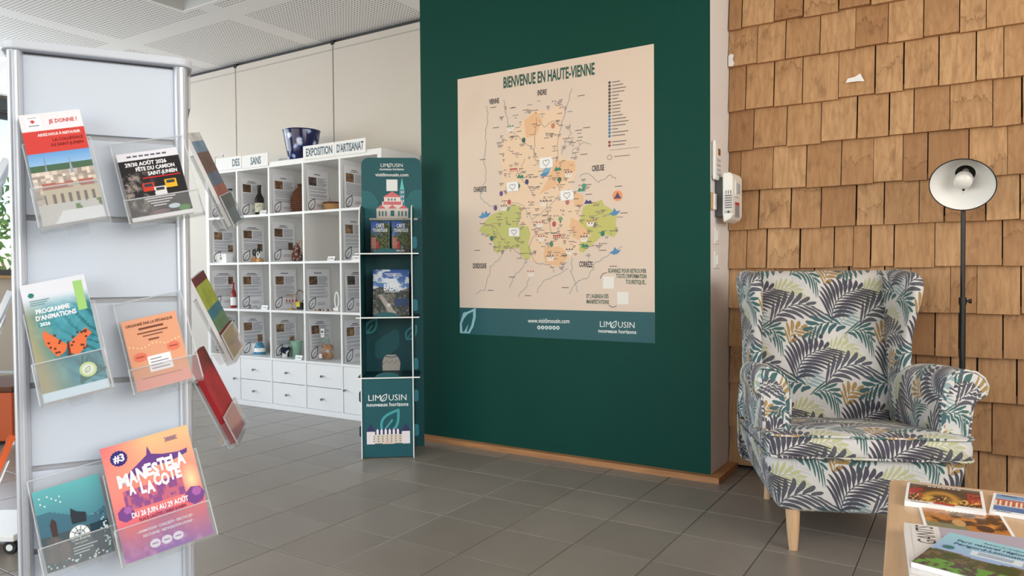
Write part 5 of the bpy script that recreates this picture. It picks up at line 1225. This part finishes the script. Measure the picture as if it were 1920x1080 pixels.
# 1 fund-raising leaflet
def p_donne():
    P = Print(); w_, h_ = .095, .215
    def f(U, V):
        c = mixc(step_(.78, 1, V), (150, 190, 226), (96, 152, 212)); hill = V < .80; c = mixc(hill*1., c, (74, 104, 80)); tw = V < .72
        cell = vnoise(np.floor(U*15), np.floor(V*24), 3); hs = np.stack([150+80*cell, 140+76*cell, 132+70*cell], -1); c = np.where(tw[..., None], hs, c)
        rf = (np.abs(V-.50) < .06)*(U > .12)*(U < .95); c = mixc(rf*(vnoise(U*9, V*20, 2) > .25), c, (170, 104, 92)); ch = (V < .46)*(V > .26)*(U > .12); c = mixc(ch*1., c, (196, 184, 162)); c = mixc(ch*((U*8 % 1) < .3)*(V < .4)*1., c, (96, 88, 84))
        gd = (V < .26); c = mixc(gd*1., c, (196, 196, 196)); c = mixc(gd*(U > .5)*(fbm(U*8, V*10, 5) > .55), c, (84, 120, 60)); return mixc((V < .16)*(U-.2 > V)*1., c, (222, 226, 232))
    P.mosaic(0, 0, w_, .140, f, 40, 56, 1); P.rect(0, .136, w_, .180, (206, 66, 60), 2); P.rect(0, .180, w_, h_, (228, 228, 234), 2)
    P.text('JE DONNE !', .043, .193, .0075, (206, 60, 66), wd=.044, bold=.03); P.text('AIDEZ-NOUS À RESTAURER', .022, .169, .0050, (240, 232, 232), wd=.066, bold=.03); P.text('LA COLLÉGIALE', .043, .157, .0055, (120, 26, 26), wd=.047, bold=.03); P.text('DE SAINT-JUNIEN', .039, .147, .0055, (120, 26, 26), wd=.050, bold=.03)
    P.rect(.008, .184, .032, .210, (240, 240, 244), 3); P.disc(.019, .199, .004, (204, 60, 66), 4, 4); P.rect(.012, .190, .028, .1915, (90, 90, 96), 4); P.rect(.012, .206, .026, .207, (120, 120, 126), 4)
    P.polyg([(.058, .092), (.064, .092), (.061, .125)], (150, 160, 176), 3); P.polyg([(.022, .10), (.025, .10), (.0235, .132)], (140, 150, 164), 3); return P
leaflet('front', (116, 311), .095, .215, p_donne(), 'red and white JE DONNE leaflet with a town view at top left', .012, off=.074)
def p_camion():
    P = Print(); w_, h_ = .103, .138; P.rect(0, 0, w_, h_, (30, 28, 32), 1)
    P.mosaic(0, .008, w_*.55, h_*.7, lambda U, V: mixc(step_(.45, .7, fbm(U*7, V*8, 3))*step_(1, .4, U), (32, 30, 34), (150, 140, 132)), 24, 26, 2)
    P.rect(0, h_-.016, w_, h_, (222, 222, 230), 3); [P.rect(.016+.07*k/7, h_-.010, .016+.07*(k+.75)/7, h_-.010+.0035, (90, 90, 104), 3) for k in range(7)]
    W2 = (240, 240, 244)
    P.text('29/30 AOÛT 2026', .010, h_-.028, .0075, W2, wd=.070, bold=.03); P.text('FÊTE DU CAMION', .026, h_-.039, .0075, W2, wd=.066, bold=.03); P.text('SAINT-JUNIEN', .044, h_-.050, .0072, W2, wd=.050, bold=.03); P.rect(.034, h_-.056, .098, h_-.0535, (190, 40, 44), 3)
    for x, y, c in ((.040, .056, (196, 62, 44)), (.058, .046, (216, 216, 216)), (.078, .058, (232, 176, 40))): P.rect(x-.010, y, x+.010, y+.017, c, 3); P.rect(x-.007, y+.009, x+.007, y+.015, (50, 56, 66), 4); P.rect(x-.009, y-.003, x-.004, y, (12, 12, 12), 4); P.rect(x+.004, y-.003, x+.009, y, (12, 12, 12), 4)
    for k in range(4): P.rect(.028+.004*k, .040-.005*k, .080-.006*k, .042-.005*k, (226, 226, 232), 3)
    P.disc(.074, .020, .010, (196, 214, 224), 3, 10, .005); P.disc(.090, .014, .011, (70, 130, 60), 3, 9, .006); P.disc(.05, .013, .016, (120, 90, 100), 3, 9, .004); P.rect(0, 0, w_, .008, (232, 232, 238), 4); return P
leaflet('front', (291, 345), .103, .138, p_camion(), 'black FÊTE DU CAMION flyer with small trucks at upper right', .003, extra_w=.012, hl=.17)
def p_butter():
    P = Print(); w_, h_ = .1, .216
    def f(U, V):
        c = mixc(fbm(U*4, V*6, 4), (20, 98, 118), (96, 176, 190)); st = ((U*5+V*9+np.sin(V*14)*.4) % 1) < .3; c = mixc(st*step_(.3, .9, U)*.6, c, (18, 84, 92)); c = mixc(step_(.45, .0, U+.25*(V-.5)), c, (164, 156, 122)); return mixc(step_(.80, .98, V), c, (214, 222, 232))
    P.mosaic(0, .016, w_, h_*.88, f, 34, 60, 1); P.rect(0, h_*.88, w_, h_, (220, 224, 234), 1); P.rect(0, 0, w_, .016, (206, 226, 240), 1); P.rect(.080, .150, .094, .206, (158, 204, 120), 3)
    P.disc(.014, h_-.022, .005, (40, 120, 116), 3, 6); 
    for k in range(3): P.rect(.010, h_-.034-.004*k, .04-.004*k, h_-.032-.004*k, (110, 150, 156), 3)
    W2 = (240, 244, 248); P.text('PROGRAMME', .016, .158, .0085, W2, wd=.052, bold=.03); P.text("D'ANIMATIONS", .014, .146, .0085, W2, wd=.062, bold=.03); P.rect(.016, .133, .036, .143, (46, 140, 150), 3); P.text('2026', .018, .135, .006, W2, wd=.016, bold=.03)
    OR, BR = (222, 112, 66), (92, 44, 30)
    P.polyg([(.052, .092), (.022, .126), (.018, .118), (.020, .100), (.026, .088), (.034, .074), (.046, .080)], OR, 3); P.polyg([(.052, .092), (.084, .116), (.092, .104), (.082, .096), (.078, .080), (.064, .070), (.054, .076)], OR, 3)
    P.polyg([(.049, .070), (.052, .098), (.055, .098), (.054, .070)], BR, 4)
    q = random.Random(4)
    for k in range(26):
        x, y = q.uniform(.022, .088), q.uniform(.078, .116)
        if abs(x-.052) > .006 and y < .122-abs(abs(x-.052)-.028)*.5: P.disc(x, y, .0022, BR, 4, 6)
    for k in range(6): P.line([(.060, .020), (.070+.006*k, .066-.006*k)], .004, (20, 96, 92), 2)
    P.disc(.074, .040, .0135, (200, 224, 150), 4); P.disc(.074, .040, .0095, (238, 240, 232), 5); P.leaf(.070, .035, .010, (120, 170, 90), 6, .0012); return P
leaflet('front', (121, 631), .100, .216, p_butter(), "butterfly programme d'animations booklet at middle left", .012, off=.074)
def p_peach():
    P = Print(); w_, h_ = .094, .136; P.rect(0, 0, w_, h_, (224, 160, 126), 1); P.rect(0, 0, w_, .022, (226, 156, 146), 2); D = (110, 64, 50)
    P.text('ORGANISÉ PAR LA PÉTANQUE', .006, h_-.014, .005, D, wd=.08, bold=.03); P.rect(.026, h_-.023, .068, h_-.019, D, 3); P.rect(.022, h_-.031, .074, h_-.0285, D, 3); P.rect(.030, h_-.037, .064, h_-.035, D, 3); P.rect(.038, h_-.046, .056, h_-.043, D, 3)
    for k in range(14): P.disc(.004+.0065*k, h_-.052-.006*math.sin(k/13*math.pi*2)**2, .0016, (240, 214, 160), 3, 6)
    for x, y in ((.018, .062), (.076, .070)): P.disc(x, y, .0115, (226, 122, 96), 3, 11, .009); P.rect(x-.007, y-.001, x+.007, y+.001, (150, 60, 50), 4)
    P.rect(.029, .030, .068, .060, (240, 238, 242), 3)
    for k in range(4): P.rect(.033, .053-.006*k, .052+.011*((k*5) % 2), .0545-.006*k, (90, 84, 96), 4)
    P.rect(.012, .020, .08, .0212, (150, 96, 84), 4); return P
leaflet('front', (294, 657), .094, .136, p_peach(), 'peach coloured event flyer with a white box at middle right', .004, extra_w=.012, hl=.18)
def p_cine():
    P = Print(); w_, h_ = .105, .142
    def f(U, V):
        c = mixc(step_(.35, 1, V), (70, 118, 138), (96, 176, 180)); mt = V < .62+.09*np.sin(U*5+1); c = mixc(mt*.7, c, (58, 96, 116)); bg = V < .42; c = mixc(bg*1., c, (66, 84, 90)); c = mixc(bg*(U > .72)*1., c, (26, 58, 72)); return mixc(bg*step_(.5, .7, fbm(U*6, V*7, 2))*(U < .4), c, (104, 96, 96))
    P.mosaic(0, 0, w_, h_, f, 36, 48, 1)
    for k in range(8): P.rect(.008+.006*((k*5) % 6), h_-.016-.005*((k*3) % 4), .0105+.006*((k*5) % 6), h_-.0135-.005*((k*3) % 4), (216, 232, 230), 3)
    q = random.Random(9)
    for k in range(70):
        x = q.uniform(.0, w_-.003); y = q.uniform(.0, .012) if k < 34 else q.uniform(.012, .075)
        if k >= 34: x = w_-.004-abs(q.gauss(0, .010))
        P.rect(x, y, x+.0026, y+.0026, q.choice(((226, 236, 236), (90, 150, 160), (40, 84, 100), (190, 220, 216))), 3)
    P.polyg([(.018, .056), (.026, .056), (.027, .080), (.022, .088), (.017, .078)], (70, 50, 52), 3); P.polyg([(.050, .068), (.072, .066), (.074, .082), (.060, .088), (.052, .096), (.050, .084)], (40, 50, 58), 3)
    P.polyg([(.042+.016*(1-math.cos(a*math.pi/10)), .046+.017*math.sin(a*math.pi/10)) for a in range(11)], (226, 230, 230), 4)
    for a in range(1, 5): P.line([(.058, .047), (.058-.014*math.cos(a*math.pi/5), .047+.015*math.sin(a*math.pi/5))], .0011, (60, 80, 90), 5)
    P.line([(.058-.008*math.cos(a*math.pi/8), .047+.008*math.sin(a*math.pi/8)) for a in range(9)], .0011, (60, 80, 90), 5)
    P.text('Ciné-Bourse', .044, .038, .0052, (226, 232, 232), wd=.029, bold=.01); P.text('Saint-Junien', .048, .032, .0032, (200, 210, 212), wd=.02)
    for k in range(3): P.rect(.044, .026-.005*k, .082-.007*k, .0275-.005*k, (196, 208, 212), 4)
    return P
leaflet('front', (138, 979), .105, .142, p_cine(), 'teal Ciné-Bourse booklet in the lowest left holder', .008, off=.066, extra_w=.012, hl=.17)
def p_manes():
    P = Print(); w_, h_ = .147, .208
    def f(U, V):
        c = mixc(step_(.3, .95, V), (226, 108, 120), (238, 190, 140)); c = mixc(step_(.5, .0, U)*step_(.5, 1, V), c, (228, 112, 120)); lo = step_(.32, .0, V+.06*np.sin(U*9)); c = mixc(lo, c, (142, 92, 176)); c = mixc(lo*step_(.5, .7, fbm(U*12, V*14, 7)), c, (196, 130, 190)); gl = step_(.16, 0, np.hypot((U-.9)*1.2, V-.52)); return mixc(gl, c, (252, 226, 170))
    P.mosaic(0, 0, w_, h_, f, 44, 60, 1); PU = (104, 62, 138)
    P.polyg([(.026, .140), (.040, .154), (.058, .166), (.070, .174), (.074, .190), (.078, .174), (.096, .168), (.122, .164), (.138, .166), (.136, .158), (.112, .152), (.080, .150), (.050, .144)], PU, 2)
    P.mosaic(.02, .086, .118, .122, lambda U, V: mixc(step_(.45, .6, vnoise(U*14, V*5, 8)), (196, 104, 128), (140, 80, 140)), 20, 8, 2)
    for x, y, s_ in ((.018, .082, .014), (.132, .078, .017)): P.disc(x, y, s_, (120, 70, 140), 2, 7); P.disc(x+.004, y+.006, s_*.5, (170, 100, 170), 3, 6)
    P.polyg([(.026+(.0145 if k % 2 else .0130)*math.cos(k*math.pi/16), .182+(.0145 if k % 2 else .0130)*math.sin(k*math.pi/16)) for k in range(32)], (48, 40, 120), 4)
    W2 = (244, 242, 250); P.text('#3', .017, .176, .013, W2, wd=.018, layer=5, bold=.03)
    x = .016
    for ch, wd, dy in zip('MANESTELA', (.018, .014, .015, .011, .011, .012, .011, .009, .015), (0, .002, .004, .007, .005, .010, .008, .011, .010)): P.text(ch, x, .130+dy, .021, W2, wd=wd, layer=5, bold=.05); x += wd*.99
    P.text('A', .030, .113, .017, W2, wd=.011, layer=5, bold=.05); x = .049
    for ch, wd, dy in zip('LACOTE', (.009, .014, .012, .014, .011, .010), (0, -.003, .006, .003, .008, .008)): P.text(ch, x, .110+dy, .020, W2, wd=wd, layer=5, bold=.05); x += wd*1.0
    P.text('DU 26 JUIN AU 29 AOÛT', .026, .072, .0090, W2, wd=.094, layer=5, bold=.03); P.text('PLACE LACÔTE | SAINT-JUNIEN', .036, .063, .0052, (120, 44, 76), wd=.078, layer=5, bold=.02)
    P.text('• ANIMATIONS • CONCERTS • SPECTACLES •', .028, .043, .0045, W2, wd=.094, layer=5, bold=.02); P.text('NOCTURNES • RESTAURATION LOCALE •', .036, .034, .0045, W2, wd=.084, layer=5, bold=.02)
    for k in range(3): P.disc(.052+.019*k, .018, .0088, (232, 226, 240), 4, 14, .0075); P.rect(.047+.019*k, .017, .057+.019*k, .019, (140, 110, 170), 5)
    P.ring(.122, .192, .001, .001, PU, 3); P.rect(.104, .188, .126, .1895, (110, 80, 130), 3); P.rect(.104, .194, .126, .1955, (110, 80, 130), 3); P.rect(.106, .1905, .124, .193, (120, 90, 130), 3); return P
leaflet('front', (295, 922), .147, .208, p_manes(), 'pink and purple MANESTELA A LACOTE flyer at lower right', .010, off=.096, lip=.5)
# leaflets on the two side faces, seen from their edges
def p_strip(cols, w_, h_, seed=1):
    P = Print(); y = 0
    for frac, c in cols:
        P.mosaic(0, y, w_, y+h_*frac, lambda U, V, c=c: mixc(fbm(U*5, V*4, seed), np.array(c)*.8, np.array(c)*1.15), 8, max(2, int(20*frac)), 1); y += h_*frac
    return P
leaflet('right', (.13, 1.198), .10, .205, p_strip([(.16, (112, 122, 140)), (.15, (96, 84, 92)), (.12, (150, 92, 84)), (.14, (96, 110, 132)), (.22, (110, 88, 84)), (.12, (120, 146, 170)), (.09, (206, 206, 206))], .10, .205), 'photo leaflet seen edge-on at the top of the stand right side', .008, lean=22, off=.070, pm_='print')
leaflet('right', (.13, .905), .10, .19, p_strip([(.34, (112, 36, 44)), (.16, (84, 122, 92)), (.12, (36, 110, 130)), (.28, (150, 166, 60)), (.10, (96, 26, 40))], .10, .19), 'yellow green and dark red leaflet on the stand right side', .008, lean=22, off=.070, pm_='print')
leaflet('right', (.12, .735), .10, .20, p_strip([(.8, (170, 40, 52)), (.2, (150, 60, 56))], .10, .20), 'stack of red leaflets low on the stand right side', .010, lean=22, off=.070, body='red_ink', pm_='print')
leaflet('left', (.15, 1.11), .10, .21, p_strip([(1., (196, 200, 208))], .10, .21), 'pale grey leaflet high on the stand left side', .010, lean=22, off=.078)
leaflet('left', (.15, .86), .10, .21, p_strip([(1., (206, 204, 214))], .10, .21), 'pale lilac leaflet midway down the stand left side', .010, lean=22, off=.078)
leaflet('left', (.15, .585), .10, .21, p_strip([(1., (236, 100, 24))], .10, .21), 'bright orange leaflet low on the stand left side', .010, lean=22, off=.078, body='orange_print')

# low orange bench and a small wheeled cart at the far left
p = at_z(0, 836, 0); ob_ = thing('orange_bench', 'low orange-brown bench box at the left edge behind the stand', 'bench', (p.x, p.y, 0), YAW)
box('body', 'orange_lam', (-.60, .075, 0, .40, .025, .31), ob_, .006); box('seat_pad', 'wicker_dark', (-.605, .080, -.005, .405, .31, .345), ob_, .010)
for x in (-.56, .04): box('foot', 'card_white', (x-.02, x+.03, .02, .06, 0, .026), ob_)
p = at_z(14, 1042, 0); cart = thing('wheeled_cart', 'small white cart on black castors at the left edge', 'cart', (p.x, p.y, 0), YAW)
box('deck', 'white_plastic', (-.40, .03, -.01, .28, .052, .075), cart, .004)
mb = MB(); mb.tube([(-.36, .24, .07), (-.36, .24, .62), (-.04, .24, .62), (-.04, .24, .07)], .010, 10); mb.build('handle', 'aluminium', cart, True, 40)
for x, y in ((0, .02), (-.36, .02), (0, .24), (-.36, .24)):
    mb = MB(); mb.lathe([(.010, -.009), (.023, -.009), (.0245, -.005), (.0245, .005), (.023, .009), (.010, .009)], 20); mb.xf(Matrix.Translation((x, y, .0245)) @ Matrix.Rotation(R(90), 4, 'X')); wh_ = mb.build('wheel', 'black_plastic', cart, True, 40)
    mb = MB(); mb.lathe([(.002, -.0105), (.012, -.0105), (.012, .0105), (.002, .0105)], 16); mb.xf(Matrix.Translation((x, y, .0245)) @ Matrix.Rotation(R(90), 4, 'X')); mb.build('hub', 'white_plastic', wh_, True, 40)
bpy.context.view_layer.update()
